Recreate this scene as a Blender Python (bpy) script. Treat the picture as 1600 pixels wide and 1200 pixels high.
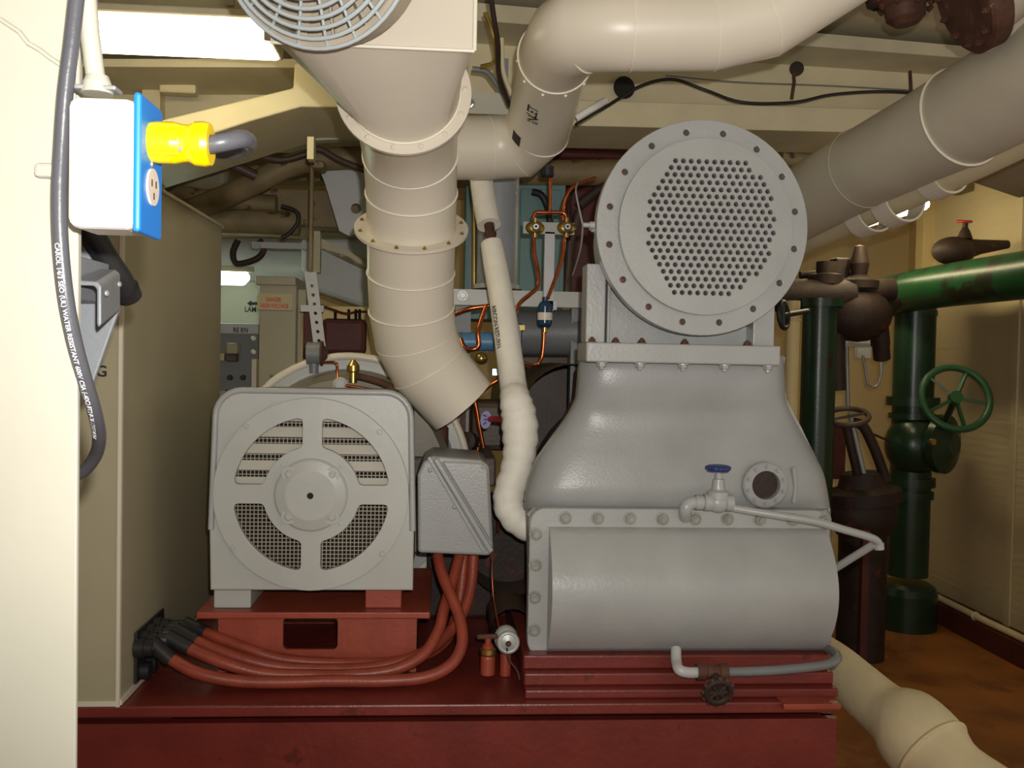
import bpy, math, random
from mathutils import Vector, Matrix

for _o in list(bpy.data.objects):
    bpy.data.objects.remove(_o, do_unlink=True)
random.seed(7)
scene = bpy.context.scene
C = scene.collection

# ------------------------------------------------------------------ camera
F = 1500.0                                  # focal length in pixels of the 1600x1200 frame
CAM = Vector((0.0, 0.0, 1.5))
yc = Vector((-110.0, 43.0, -1500.0)).normalized()
xc = Vector((1.0, -0.018, -0.0738)).normalized()
xc = (xc - yc * xc.dot(yc)).normalized()
zc = xc.cross(yc)
# rows of RT are the camera axes in the world
RT = Matrix(((xc[0], yc[0], zc[0]), (xc[1], yc[1], zc[1]), (xc[2], yc[2], zc[2])))
cam_data = bpy.data.cameras.new('camera')
cam_data.sensor_fit = 'HORIZONTAL'
cam_data.sensor_width = 36.0
cam_data.lens = 36.0 * F / 1600.0
cam_data.clip_start = 0.02
cam = bpy.data.objects.new('camera', cam_data)
cam.matrix_world = Matrix.Translation(CAM) @ RT.transposed().to_4x4()
C.objects.link(cam)
scene.camera = cam

# ------------------------------------------------------------------ light and exposure
world = bpy.data.worlds.new('world')
world.use_nodes = True
world.node_tree.nodes['Background'].inputs[0].default_value = (1.0, 0.93, 0.80, 1)
world.node_tree.nodes['Background'].inputs[1].default_value = 0.6
scene.world = world
fl = bpy.data.lights.new('camera_flash', 'SPOT')     # the compact camera's own flash, beam a little wider than the lens
fl.energy = 108.0
fl.spot_size = math.radians(104)
fl.spot_blend = 1.0
fl.color = (1.0, 0.97, 0.92)
fl.shadow_soft_size = 0.012
flash = bpy.data.objects.new('camera_flash', fl)
flash.location = (0.035, -0.03, 1.5 + 0.07)
flash.rotation_euler = (CAM + RT.transposed() @ Vector((-0.05, 0.17, -1.0)) - CAM).to_track_quat('-Z', 'Y').to_euler()
C.objects.link(flash)
vs = scene.view_settings
vs.view_transform = 'Standard'
vs.look = 'None'
vs.exposure = 0.0
vs.gamma = 1.0
vs.use_curve_mapping = False

# ------------------------------------------------------------------ helpers
def P(px, py, Y):
    """World point at depth Y seen at picture position (px, py)."""
    d = RT.transposed() @ Vector(((px - 800.0) / F, (600.0 - py) / F, -1.0))
    return CAM + d * (Y / d.y)

def S(px, Y):
    return px * Y / F

def PP(pts):
    return [P(*p) for p in pts]

def smooth(pts, n=6):
    """Catmull-Rom through points (tuples of any length)."""
    pts = [tuple(p) for p in pts]
    out = []
    q = [pts[0]] + pts + [pts[-1]]
    for i in range(1, len(q) - 2):
        for k in range(n):
            t = k / n
            out.append(tuple(0.5 * ((2 * b) + (-a + c) * t + (2 * a - 5 * b + 4 * c - d) * t * t + (-a + 3 * b - 3 * c + d) * t ** 3)
                             for a, b, c, d in zip(q[i - 1], q[i], q[i + 1], q[i + 2])))
    out.append(pts[-1])
    return out

def frame(axis):
    a = Vector(axis).normalized()
    h = Vector((0, 0, 1)) if abs(a.z) < 0.9 else Vector((1, 0, 0))
    u = a.cross(h).normalized()
    v = a.cross(u).normalized()
    return a, u, v

class MB:
    def __init__(s):
        s.v, s.f, s.sm = [], [], []
    def add(s, verts, faces, sm=False):
        n = len(s.v)
        s.v += [Vector(p) for p in verts]
        s.f += [tuple(i + n for i in f) for f in faces]
        s.sm += [sm] * len(faces)
        return s
    def box(s, c, size, rz=0.0, M=None):
        c = Vector(c); hx, hy, hz = size[0] / 2, size[1] / 2, size[2] / 2
        R = M if M is not None else Matrix.Rotation(rz, 3, 'Z')
        vs_ = [c + R @ Vector((x, y, z)) for z in (-hz, hz) for x, y in ((-hx, -hy), (hx, -hy), (hx, hy), (-hx, hy))]
        return s.add(vs_, [(3, 2, 1, 0), (4, 5, 6, 7), (0, 1, 5, 4), (1, 2, 6, 5), (2, 3, 7, 6), (3, 0, 4, 7)])
    def pbox(s, x0, y0, x1, y1, Y0, Y1):
        """Box whose front face covers a picture rectangle at depth Y0, reaching back to Y1."""
        c = P((x0 + x1) / 2, (y0 + y1) / 2, Y0)
        return s.box((c.x, (Y0 + Y1) / 2, c.z), (S(x1 - x0, Y0), Y1 - Y0, S(y1 - y0, Y0)))
    def bar(s, p0, p1, w, h):
        p0, p1 = Vector(p0), Vector(p1)
        a, u, v = frame(p1 - p0)
        vs_ = [p + u * (sx * w / 2) + v * (sy * h / 2) for p in (p0, p1) for sx, sy in ((-1, -1), (1, -1), (1, 1), (-1, 1))]
        return s.add(vs_, [(3, 2, 1, 0), (4, 5, 6, 7), (0, 1, 5, 4), (1, 2, 6, 5), (2, 3, 7, 6), (3, 0, 4, 7)])
    def tube(s, pts, r, n=14, caps=True, flat=False):
        pts = [Vector(p) for p in pts]
        k = len(pts)
        rr = r if isinstance(r, (list, tuple)) else [r] * k
        T = []
        for i in range(k):
            a = (pts[i] - pts[i - 1]).normalized() if i else None
            b = (pts[i + 1] - pts[i]).normalized() if i < k - 1 else None
            t = a if b is None else b if a is None else (a + b)
            T.append(t.normalized())
        _, u, v = frame(T[0])
        verts = []
        for i in range(k):
            if i:
                ax = T[i - 1].cross(T[i])
                if ax.length > 1e-7:
                    R = Matrix.Rotation(T[i - 1].angle(T[i]), 3, ax)
                    u = R @ u
                u = (u - T[i] * u.dot(T[i])).normalized()
            v = T[i].cross(u)
            # keep the section round across a mitre
            if 0 < i < k - 1:
                a = (pts[i] - pts[i - 1]).normalized(); b = (pts[i + 1] - pts[i]).normalized()
                half = a.angle(b) / 2
                st = 1 / max(math.cos(half), 0.5)
                bend = (b - a)
                bend = bend.normalized() if bend.length > 1e-6 else None
            else:
                st, bend = 1, None
            for j in range(n):
                t = 2 * math.pi * j / n
                d = u * math.cos(t) + v * math.sin(t)
                if bend is not None:
                    d = d + bend * (d.dot(bend) * (st - 1))
                verts.append(pts[i] + d * rr[i])
        faces = [(i * n + j, i * n + (j + 1) % n, (i + 1) * n + (j + 1) % n, (i + 1) * n + j) for i in range(k - 1) for j in range(n)]
        s.add(verts, faces, not flat)
        if caps:
            s.add(verts[:n], [tuple(range(n - 1, -1, -1))])
            s.add(verts[-n:], [tuple(range(n))])
        return s
    def cyl(s, p0, p1, r0, r1=None, n=24, caps=True):
        return s.tube([p0, p1], [r0, r0 if r1 is None else r1], n, caps)
    def lathe(s, prof, origin, axis, n=28, closed=False):
        """prof: (radius, height along axis); each step gets its own normals."""
        o = Vector(origin); a, u, v = frame(axis)
        def ring(r, h):
            return [o + a * h + (u * math.cos(2 * math.pi * j / n) + v * math.sin(2 * math.pi * j / n)) * r for j in range(n)]
        pr = list(prof) + ([prof[0]] if closed else [])
        for (r0, h0), (r1, h1) in zip(pr[:-1], pr[1:]):
            if r0 < 1e-6 and r1 < 1e-6:
                continue
            if r0 < 1e-6:
                s.add(ring(r1, h1) + [o + a * h0], [((j + 1) % n, j, n) for j in range(n)], abs(h1 - h0) > 1e-6)
            elif r1 < 1e-6:
                s.add(ring(r0, h0) + [o + a * h1], [(j, (j + 1) % n, n) for j in range(n)], abs(h1 - h0) > 1e-6)
            else:
                s.add(ring(r0, h0) + ring(r1, h1), [(j, (j + 1) % n, n + (j + 1) % n, n + j) for j in range(n)], True)
        return s
    def torus(s, c, axis, R, r, n=40, m=8):
        c = Vector(c); a, u, v = frame(axis)
        verts = []
        for i in range(n):
            t = 2 * math.pi * i / n
            d = u * math.cos(t) + v * math.sin(t)
            for j in range(m):
                q = 2 * math.pi * j / m
                verts.append(c + d * (R + r * math.cos(q)) + a * (r * math.sin(q)))
        return s.add(verts, [(i * m + j, ((i + 1) % n) * m + j, ((i + 1) % n) * m + (j + 1) % m, i * m + (j + 1) % m) for i in range(n) for j in range(m)], True)
    def ball(s, c, r, sc=(1, 1, 1), n=16, m=10):
        c = Vector(c)
        verts = [c + Vector((0, 0, r * sc[2]))]
        for i in range(1, m):
            t = math.pi * i / m
            for j in range(n):
                q = 2 * math.pi * j / n
                verts.append(c + Vector((r * sc[0] * math.sin(t) * math.cos(q), r * sc[1] * math.sin(t) * math.sin(q), r * sc[2] * math.cos(t))))
        verts.append(c - Vector((0, 0, r * sc[2])))
        fs = [(0, 1 + j, 1 + (j + 1) % n) for j in range(n)]
        for i in range(m - 2):
            fs += [(1 + i * n + j, 1 + (i + 1) * n + j, 1 + (i + 1) * n + (j + 1) % n, 1 + i * n + (j + 1) % n) for j in range(n)]
        L = len(verts) - 1
        fs += [(L, L - n + (j + 1) % n, L - n + j) for j in range(n)]
        return s.add(verts, fs, True)
    def prism(s, poly, vec):
        vec = Vector(vec); k = len(poly); poly = [Vector(p) for p in poly]
        nrm = Vector((0, 0, 0))
        for i in range(k):
            nrm += poly[i].cross(poly[(i + 1) % k])
        if nrm.dot(vec) > 0:
            poly = poly[::-1]
        vs_ = poly + [p + vec for p in poly]
        return s.add(vs_, [tuple(range(k)), tuple(range(2 * k - 1, k - 1, -1))] + [(i + k, (i + 1) % k + k, (i + 1) % k, i) for i in range(k)])
    def pprism(s, pts, Y0, Y1):
        """Picture outline at depth Y0, extruded straight back to Y1."""
        return s.prism([P(x, y, Y0) for x, y in pts], (0, Y1 - Y0, 0))
    def plate(s, outer, holes, thick, origin, ux=(1, 0, 0), uy=(0, 0, 1), bevel=0.0):
        """Flat plate with holes, outlines in local metres; thickness grows along ux x uy."""
        cu = bpy.data.curves.new('tmp', 'CURVE'); cu.dimensions = '2D'; cu.fill_mode = 'BOTH'
        cu.extrude = thick / 2; cu.bevel_depth = bevel; cu.bevel_resolution = 1
        for loop in [outer] + list(holes):
            sp = cu.splines.new('POLY'); sp.points.add(len(loop) - 1)
            for i, (x, y) in enumerate(loop):
                sp.points[i].co = (x, y, 0, 1)
            sp.use_cyclic_u = True
        ob = bpy.data.objects.new('tmp', cu)
        me = ob.to_mesh()
        o, ux, uy = Vector(origin), Vector(ux).normalized(), Vector(uy).normalized()
        w = ux.cross(uy)
        s.add([o + ux * p.co.x + uy * p.co.y + w * p.co.z for p in me.vertices], [tuple(f.vertices) for f in me.polygons])
        ob.to_mesh_clear(); bpy.data.objects.remove(ob); bpy.data.curves.remove(cu)
        return s
    def build(s, name, mat, parent=None, bevel=0.0, seg=2, origin=None):
        root = parent
        while root is not None and root.parent is not None:
            root = root.parent
        if root is not None:
            o = root.location.copy()
        elif origin is not None:
            o = Vector(origin)
        else:
            xs = [p.x for p in s.v]; ys = [p.y for p in s.v]; zs = [p.z for p in s.v]
            o = Vector(((min(xs) + max(xs)) / 2, (min(ys) + max(ys)) / 2, min(zs)))
        me = bpy.data.meshes.new(name)
        me.from_pydata([p - o for p in s.v], [], s.f)
        me.polygons.foreach_set('use_smooth', s.sm)
        me.update()
        me.materials.append(mat)
        ob = bpy.data.objects.new(name, me)
        C.objects.link(ob)
        if parent is None:
            ob.location = o
        else:
            ob.parent = parent
        if bevel > 0:
            md = ob.modifiers.new('bevel', 'BEVEL')
            md.width = bevel; md.segments = seg; md.limit_method = 'ANGLE'; md.angle_limit = math.radians(40)
            md.harden_normals = False
        return ob

def tag(o, label=None, cat=None, group=None, kind=None):
    if label: o['label'] = label
    if cat: o['category'] = cat
    if group: o['group'] = group
    if kind: o['kind'] = kind
    return o

def thing(name, label, cat, loc, group=None):
    o = bpy.data.objects.new(name, None)
    o.empty_display_size = 0.05
    o.location = loc
    C.objects.link(o)
    return tag(o, label, cat, group)

def circ(r, n=24, c=(0, 0)):
    return [(c[0] + r * math.cos(2 * math.pi * i / n), c[1] + r * math.sin(2 * math.pi * i / n)) for i in range(n)]

def rrect(w, h, r, n=6, c=(0, 0)):
    out = []
    for cx, cy, a0 in ((w / 2 - r, h / 2 - r, 0), (-w / 2 + r, h / 2 - r, 90), (-w / 2 + r, -h / 2 + r, 180), (w / 2 - r, -h / 2 + r, 270)):
        for i in range(n + 1):
            a = math.radians(a0 + 90 * i / n)
            out.append((c[0] + cx + r * math.cos(a), c[1] + cy + r * math.sin(a)))
    return out

_bolt = {}
def bolts(parent, pts, r, mat, axis=(0, -1, 0), name='bolt', style='hex'):
    """One object per bolt, sharing one mesh; the head points along axis."""
    root = parent
    while root.parent is not None:
        root = root.parent
    key = (round(r, 5), mat.name, style)
    if key not in _bolt:
        m = MB()
        if style == 'hex':
            m.lathe([(r * 1.35, 0), (r * 1.35, r * 0.25), (0, r * 0.25)], (0, 0, 0), (0, 0, 1), 12)
            m.lathe([(r, r * 0.2), (r, r * 0.85), (r * 0.85, r), (0, r)], (0, 0, 0), (0, 0, 1), 6)
            m.lathe([(r * 0.5, r * 0.9), (r * 0.5, r * 1.5), (0, r * 1.5)], (0, 0, 0), (0, 0, 1), 8)
        else:
            m.lathe([(r, 0), (r, r * 0.3), (r * 0.6, r * 0.6), (0, r * 0.7)], (0, 0, 0), (0, 0, 1), 10)
        me = bpy.data.meshes.new(name)
        me.from_pydata([tuple(p) for p in m.v], [], m.f)
        me.materials.append(mat); me.update()
        _bolt[key] = me
    q = Vector((0, 0, 1)).rotation_difference(Vector(axis))
    for p in pts:
        o = bpy.data.objects.new(name, _bolt[key])
        o.parent = parent
        o.location = Vector(p) - root.location
        o.rotation_mode = 'QUATERNION'; o.rotation_quaternion = q
        C.objects.link(o)

def text_mesh(s, size, bold=0.0):
    cu = bpy.data.curves.new('tmp', 'FONT'); cu.body = s; cu.size = size; cu.offset = size * bold
    cu.align_x = 'LEFT'; cu.resolution_u = 3
    ob = bpy.data.objects.new('tmp', cu)
    me = ob.to_mesh()
    v = [p.co.copy() for p in me.vertices]; f = [tuple(q.vertices) for q in me.polygons]
    ob.to_mesh_clear(); bpy.data.objects.remove(ob); bpy.data.curves.remove(cu)
    return v, f

def lettering(s, size, origin, ux, uy, mat, parent, xs=1.0, name='lettering', bold=0.02):
    v, f = text_mesh(s, size, bold)
    ux, uy, o = Vector(ux).normalized(), Vector(uy).normalized(), Vector(origin)
    return MB().add([o + ux * (p.x * xs) + uy * p.y for p in v], f).build(name, mat, parent)

def tube_lettering(s, size, path, r, start, up, mat, parent, xs=1.0, name='lettering', tilt=0.0, bold=0.02):
    """Print wrapped on a tube: runs along the path from length `start`, centred round direction `up`."""
    v, f = text_mesh(s, size, bold)
    path = [Vector(p) for p in path]
    L = [0.0]
    for a, b in zip(path[:-1], path[1:]):
        L.append(L[-1] + (b - a).length)
    out = []
    up = Vector(up).normalized()
    for p in v:
        d = min(start + p.x * xs, L[-1] - 1e-5)
        i = max(k for k in range(len(L) - 1) if L[k] <= d + 1e-9)
        t = (d - L[i]) / (L[i + 1] - L[i])
        c = path[i].lerp(path[i + 1], t)
        a = (path[i + 1] - path[i]).normalized()
        n = (up - a * up.dot(a)).normalized()
        w = n.cross(a)
        ang = (p.y - size * 0.35) / r + tilt
        out.append(c + (n * math.cos(ang) + w * math.sin(ang)) * r)
    return MB().add(out, f).build(name, mat, parent)

# ------------------------------------------------------------------ materials
def lin(c):
    return tuple(((x / 255) / 12.92 if x / 255 <= 0.04045 else ((x / 255 + 0.055) / 1.055) ** 2.4) for x in c)

def mat(name, rgb, rough=0.5, metal=0.0, var=0.12, scale=6.0, bump=0.0, bscale=120.0, spots=None, spot_at=0.62, spot_scale=9.0, coat=0.0):
    m = bpy.data.materials.new(name); m.use_nodes = True
    nt = m.node_tree; b = nt.nodes['Principled BSDF']
    base = lin(rgb)
    tc = nt.nodes.new('ShaderNodeTexCoord')
    geo = nt.nodes.new('ShaderNodeNewGeometry')
    n1 = nt.nodes.new('ShaderNodeTexNoise'); n1.inputs['Scale'].default_value = scale; n1.inputs['Detail'].default_value = 5
    nt.links.new(geo.outputs['Position'], n1.inputs['Vector'])
    ramp = nt.nodes.new('ShaderNodeValToRGB')
    ramp.color_ramp.elements[0].position = 0.3; ramp.color_ramp.elements[1].position = 0.72
    ramp.color_ramp.elements[0].color = (*[max(0, x * (1 - var)) for x in base], 1)
    ramp.color_ramp.elements[1].color = (*[min(1, x * (1 + var * 0.7)) for x in base], 1)
    nt.links.new(n1.outputs['Fac'], ramp.inputs['Fac'])
    col = ramp.outputs['Color']
    if spots:
        n2 = nt.nodes.new('ShaderNodeTexNoise'); n2.inputs['Scale'].default_value = spot_scale; n2.inputs['Detail'].default_value = 8
        n2.inputs['Roughness'].default_value = 0.65
        nt.links.new(geo.outputs['Position'], n2.inputs['Vector'])
        r2 = nt.nodes.new('ShaderNodeValToRGB')
        r2.color_ramp.elements[0].position = spot_at; r2.color_ramp.elements[1].position = spot_at + 0.07
        nt.links.new(n2.outputs['Fac'], r2.inputs['Fac'])
        mx = nt.nodes.new('ShaderNodeMixRGB')
        mx.inputs['Color2'].default_value = (*lin(spots), 1)
        nt.links.new(r2.outputs['Color'], mx.inputs['Fac']); nt.links.new(col, mx.inputs['Color1'])
        col = mx.outputs['Color']
    nt.links.new(col, b.inputs['Base Color'])
    b.inputs['Roughness'].default_value = rough
    b.inputs['Metallic'].default_value = metal
    if coat:
        b.inputs['Coat Weight'].default_value = coat; b.inputs['Coat Roughness'].default_value = 0.15
    if bump:
        n3 = nt.nodes.new('ShaderNodeTexNoise'); n3.inputs['Scale'].default_value = bscale; n3.inputs['Detail'].default_value = 3
        nt.links.new(geo.outputs['Position'], n3.inputs['Vector'])
        bp = nt.nodes.new('ShaderNodeBump'); bp.inputs['Strength'].default_value = bump; bp.inputs['Distance'].default_value = 0.004
        nt.links.new(n3.outputs['Fac'], bp.inputs['Height']); nt.links.new(bp.outputs['Normal'], b.inputs['Normal'])
    return m

def emit(name, rgb, strength):
    m = bpy.data.materials.new(name); m.use_nodes = True
    b = m.node_tree.nodes['Principled BSDF']
    b.inputs['Base Color'].default_value = (0.8, 0.8, 0.8, 1)
    b.inputs['Emission Color'].default_value = (*lin(rgb), 1)
    b.inputs['Emission Strength'].default_value = strength
    return m

GREY = mat('grey_machine_paint', (166, 167, 165), 0.32, var=0.10, bump=0.18, bscale=110)
GREYB = mat('grimy_grey_bolt_paint', (150, 150, 142), 0.36, var=0.2, scale=30, bump=0.2)
GREYF = mat('grey_cover_paint', (178, 178, 172), 0.40, var=0.08, bump=0.08, bscale=60)
GREYR = mat('grey_rough_paint', (158, 159, 158), 0.34, var=0.12, scale=5, bump=0.16, bscale=200)
DGREY = mat('dark_grey_paint', (120, 122, 122), 0.45, var=0.15, bump=0.2)
BGREY = mat('blue_grey_paint', (140, 144, 150), 0.45, var=0.1, bump=0.15)
LGREY = mat('light_grey_paint', (190, 190, 190), 0.4, var=0.1, bump=0.1)
CREAM = mat('cream_duct_paint', (220, 211, 194), 0.35, var=0.05, scale=3, bump=0.05, bscale=25)
CREAMB = mat('cream_beam_paint', (212, 200, 165), 0.5, var=0.1, bump=0.1, bscale=40, spots=(150, 125, 85), spot_at=0.7, spot_scale=6)
BEAD = mat('white_seam_bead', (238, 232, 214), 0.4, var=0.05)
OVER = mat('overhead_paint', (196, 186, 158), 0.55, var=0.14, bump=0.1, spots=(130, 112, 80), spot_at=0.68, spot_scale=5)
BROWNY = mat('grimy_overhead_paint', (140, 122, 88), 0.6, var=0.3, scale=9, bump=0.2, spots=(70, 52, 38), spot_at=0.58)
WHITEP = mat('white_bulkhead_paint', (186, 183, 168), 0.5, var=0.04, bump=0.15, bscale=30)
CAB = mat('beige_cabinet_paint', (172, 164, 136), 0.38, var=0.05, bump=0.05, bscale=50)
CABS = CAB
RED = mat('red_base_paint', (118, 44, 36), 0.38, var=0.22, scale=7, bump=0.25, bscale=60, spots=(92, 34, 28), spot_at=0.6, spot_scale=14)
REDO = mat('orange_red_paint', (156, 70, 50), 0.4, var=0.2, scale=10, bump=0.2, bscale=60)
REDC = mat('red_cable_sheath', (146, 64, 46), 0.42, var=0.2, scale=20, bump=0.15)
DRED = mat('dark_red_oxide', (88, 34, 26), 0.6, var=0.3, scale=9, bump=0.2, spots=(50, 24, 18))
RUST = mat('rusty_iron', (84, 52, 38), 0.7, var=0.4, scale=25, bump=0.5, bscale=80, spots=(140, 130, 118), spot_at=0.66, spot_scale=25)
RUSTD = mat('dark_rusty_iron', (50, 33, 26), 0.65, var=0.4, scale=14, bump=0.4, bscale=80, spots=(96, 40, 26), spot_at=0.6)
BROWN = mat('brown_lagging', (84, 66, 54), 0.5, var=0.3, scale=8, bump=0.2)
FLOORM = mat('brown_deck_paint', (170, 108, 52), 0.5, var=0.3, scale=3, bump=0.1, spots=(140, 84, 42), spot_at=0.52, spot_scale=2.2)
GREEN = mat('dark_green_pipe_paint', (30, 80, 44), 0.34, var=0.35, scale=5, bump=0.1, spots=(36, 38, 26), spot_at=0.52, spot_scale=5)
GREEND = mat('grimy_green_pipe_paint', (32, 56, 38), 0.28, var=0.3, scale=6, bump=0.12, spots=(48, 34, 24), spot_at=0.6)
GREENW = mat('green_wheel_paint', (46, 92, 58), 0.4, var=0.15)
CANVAS = mat('white_canvas_lagging', (240, 234, 220), 0.6, var=0.07, scale=14, bump=0.7, bscale=32)
CANVASY = mat('yellowed_canvas_lagging', (228, 212, 170), 0.7, var=0.1, scale=8, bump=0.5, bscale=30)
YELW = mat('cream_yellow_wall_paint', (216, 194, 140), 0.6, var=0.1, scale=2)
SHEET = mat('perforated_sheet_paint', (206, 190, 152), 0.5, var=0.1, scale=2)
PIPEG = mat('tan_grey_pipe_paint', (198, 189, 170), 0.45, var=0.1, scale=4, bump=0.1, bscale=30)
TEAL = mat('teal_panel_paint', (96, 128, 128), 0.5, var=0.1)
COPPER = mat('copper_tube', (196, 104, 62), 0.25, metal=0.9, var=0.3, scale=30)
BRASS = mat('brass', (190, 160, 90), 0.3, metal=0.9, var=0.2, scale=30)
STEEL = mat('bright_steel', (190, 190, 190), 0.3, metal=0.8, var=0.1)
GALV = mat('galvanised_steel', (170, 172, 170), 0.4, metal=0.3, var=0.15, bump=0.1)
BLACK = mat('black_rubber', (34, 33, 35), 0.5, var=0.1)
OLIVE = mat('olive_grey_casing_paint', (134, 127, 110), 0.5, var=0.2, scale=8, bump=0.15)
RUSTR = mat('red_rust_stain', (128, 70, 56), 0.7, var=0.3, scale=40)
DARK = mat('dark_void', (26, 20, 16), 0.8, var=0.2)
GREYRUB = mat('dark_grey_rubber', (84, 84, 90), 0.35, var=0.1, bump=0.1)
BLUE = mat('blue_plastic', (30, 130, 225), 0.4, var=0.03)
BLUEW = mat('blue_enamel', (36, 52, 110), 0.4, var=0.15)
BLUEC = mat('blue_painted_cylinder', (88, 138, 178), 0.4, var=0.1)
BLUED = mat('dark_blue_enamel', (36, 66, 92), 0.2, var=0.1)
YELLOW = mat('yellow_plastic', (250, 215, 0), 0.35, var=0.03)
WHITE = mat('white_plastic', (240, 238, 232), 0.4, var=0.02)
IVORY = mat('ivory_plastic', (226, 212, 200), 0.4, var=0.02)
GUARD = mat('pale_grey_wire_coating', (196, 204, 206), 0.35, var=0.05)
GUARDS = mat('dusty_fan_shroud', (190, 178, 158), 0.6, var=0.15, scale=20)
LOUV = mat('louvre_paint', (196, 190, 176), 0.5, var=0.08)
WIREM = mat('wire_screen', (176, 166, 146), 0.5, var=0.1)
PURPLE = mat('lilac_tag', (168, 160, 196), 0.5, var=0.1)
REDW = mat('red_handwheel_paint', (170, 40, 40), 0.45, var=0.1)
PRINTK = mat('black_stencil_ink', (40, 36, 34), 0.7, var=0.1)
PRINTR = mat('red_warning_ink', (222, 70, 40), 0.7, var=0.05)
PRINTW = mat('white_cable_print', (226, 228, 232), 0.6, var=0.02)
PRINTB = mat('blue_tag_ink', (70, 66, 130), 0.6, var=0.02)
DECAL = mat('warning_decal', (196, 182, 140), 0.5, var=0.04)
TUBEL = emit('fluorescent_diffuser', (255, 240, 190), 9.0)
TUBER = emit('warm_fluorescent_tube', (255, 236, 190), 25.0)
TUBEG = emit('greenish_fluorescent_tube', (228, 255, 222), 9.0)

# ================================================================== the setting
def struct(name, mb, m, parent=None, bevel=0.0, label=None, **k):
    o = mb.build(name, m, parent, bevel, **k)
    if parent is None:
        tag(o, label, None, None, 'structure')
    return o

struct('floor', MB().box((0.4, 3.2, -0.03), (6.4, 8.6, 0.06)), FLOORM, label='worn brown painted steel deck underfoot')
struct('ceiling', MB().box((0.4, 3.2, 2.66), (6.4, 8.6, 0.06)), OVER, label='grimy cream painted steel overhead')
struct('wall_back', MB().box((0.4, 7.0, 1.3), (6.4, 0.06, 2.66)), YELW, label='cream yellow bulkhead far behind the machinery')
struct('wall_side', MB().box((-2.6, 3.6, 1.3), (0.06, 6.8, 2.66)), YELW, label='cream bulkhead behind the tall beige cabinet')

# near bulkhead edge on the left
we = P(119, 600, 0.92).x
wl = struct('wall_left', MB().box((we - 0.5, 0.927, 1.3), (1.0, 0.012, 2.6)), WHITEP, bevel=0.003, label='white painted bulkhead edge close to the camera')
patch = [(-500, 20), (0, 30), (18, 42), (30, 50), (44, 68), (62, 78), (80, 92), (99, 104), (117, 108), (122, 360), (121, 700), (118, 1250), (-500, 1250)]
MB().pprism(patch, 0.916, 0.921).build('doubler_plate', WHITEP, wl, bevel=0.002)
MB().tube(PP([(x, y, 0.916) for x, y in patch[1:9]]), 0.0022, 8).build('weld_bead', WHITEP, wl)

# right-hand sheet bulkhead: post, sheet, foot kerb
WX = 3.05
wr = struct('wall_right', MB().box((WX + 0.02, 4.3, 1.36), (0.03, 3.1, 2.55)), SHEET, label='beige perforated sheet partition right of the green pipes')
for k in range(58):
    z = 0.2 + k * 0.043
    MB().box((WX + 0.0045, 4.3, z), (0.003, 3.1, 0.02)).build('sheet_rib', SHEET, wr)
for y in (3.4, 4.15, 4.9):
    MB().box((WX - 0.004, y, 1.36), (0.012, 0.05, 2.5)).build('sheet_batten', SHEET, wr)
struct('trim_1', MB().box((WX, 5.86, 1.32), (0.13, 0.1, 2.6)), YELW, bevel=0.004, label='cream corner post at the end of the sheet partition')
struct('trim_2', MB().box((WX - 0.06, 4.3, 0.06), (0.16, 3.2, 0.12)), DRED, bevel=0.006, label='dark red kerb along the foot of the sheet partition')
struct('wall_far_right', MB().box((3.5, 6.4, 1.3), (0.06, 1.2, 2.6)), YELW, label='cream bulkhead beyond the corner post')

# ---- overhead girders
def strip(pts, Y0, Y1, dY, x0=720, x1=1640):
    """Front face outline with depth running from Y0 (left) to Y1 (right), extruded back by dY."""
    poly = [P(x, y, Y0 + (Y1 - Y0) * (x - x0) / (x1 - x0)) for x, y in pts]
    return MB().prism(poly, (0, dY, 0))
g = struct('trim_3', strip([(720, 30), (1640, 98), (1640, 190), (720, 158)], 3.22, 3.40, 0.03), CREAMB, label='cream web of the deck girder above the perforated flange')
strip([(720, 2), (1640, 84), (1640, 101), (720, 30)], 3.0, 3.2, 0.24).build('upper_lip', OVER, g)
strip([(720, 150), (1640, 178), (1640, 214), (720, 192)], 3.12, 3.30, 0.34).build('bottom_flange', CREAMB, g, bevel=0.004)
strip([(720, 214), (1640, 232), (1640, 262), (720, 240)], 3.9, 4.1, 0.1).build('rear_stringer', BROWNY, g)
for x, ytop in ((1240, 110), (1422, 112)):
    MB().tube(PP([(x, ytop, 3.2), (x + 1, ytop + 18, 3.18), (x + (-3 if x < 1300 else 2), ytop + 45, 3.2)]), 0.006, 8).build('drain_stub', RUST, g)
MB().lathe([(0.024, 0), (0.024, 0.01), (0.016, 0.012), (0, 0.012)], P(1244, 108, 3.235), (0, -1, 0), 16).build('rusty_hole', RUSTD, g)
MB().lathe([(0.038, 0), (0.038, 0.004), (0, 0.004)], P(975, 137, 3.245), (0.19, -1, 0), 20).build('lightening_hole', DARK, g)
g2 = struct('trim_4', MB().pprism([(180, 206), (250, 188), (458, 137), (460, 98), (570, 98), (570, 168), (470, 167), (390, 190), (335, 208), (180, 256)], 3.0, 3.46), CREAMB, bevel=0.006, label='haunched cream girder left of the round duct')
MB().pprism([(60, 92), (600, 92), (600, 214), (60, 240)], 3.42, 3.47).build('web_plate', OVER, g2)
MB().pprism([(100, 92), (600, 92), (600, 106), (100, 104)], 3.1, 3.42).build('top_plate', OVER, g2)
MB().pprism([(222, 98), (250, 98), (250, 300), (222, 300)], 3.36, 3.42).build('stiffener', CREAMB, g2)
MB().pbox(480, 214, 490, 248, 3.05, 3.1).build('hanger_strap', CREAMB, g2)
struct('trim_5', strip([(100, 232), (1640, 262), (1640, 300), (100, 276)], 5.2, 5.4, 0.16), BROWNY, label='grimy far deck girder crossing above the equipment')
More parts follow.
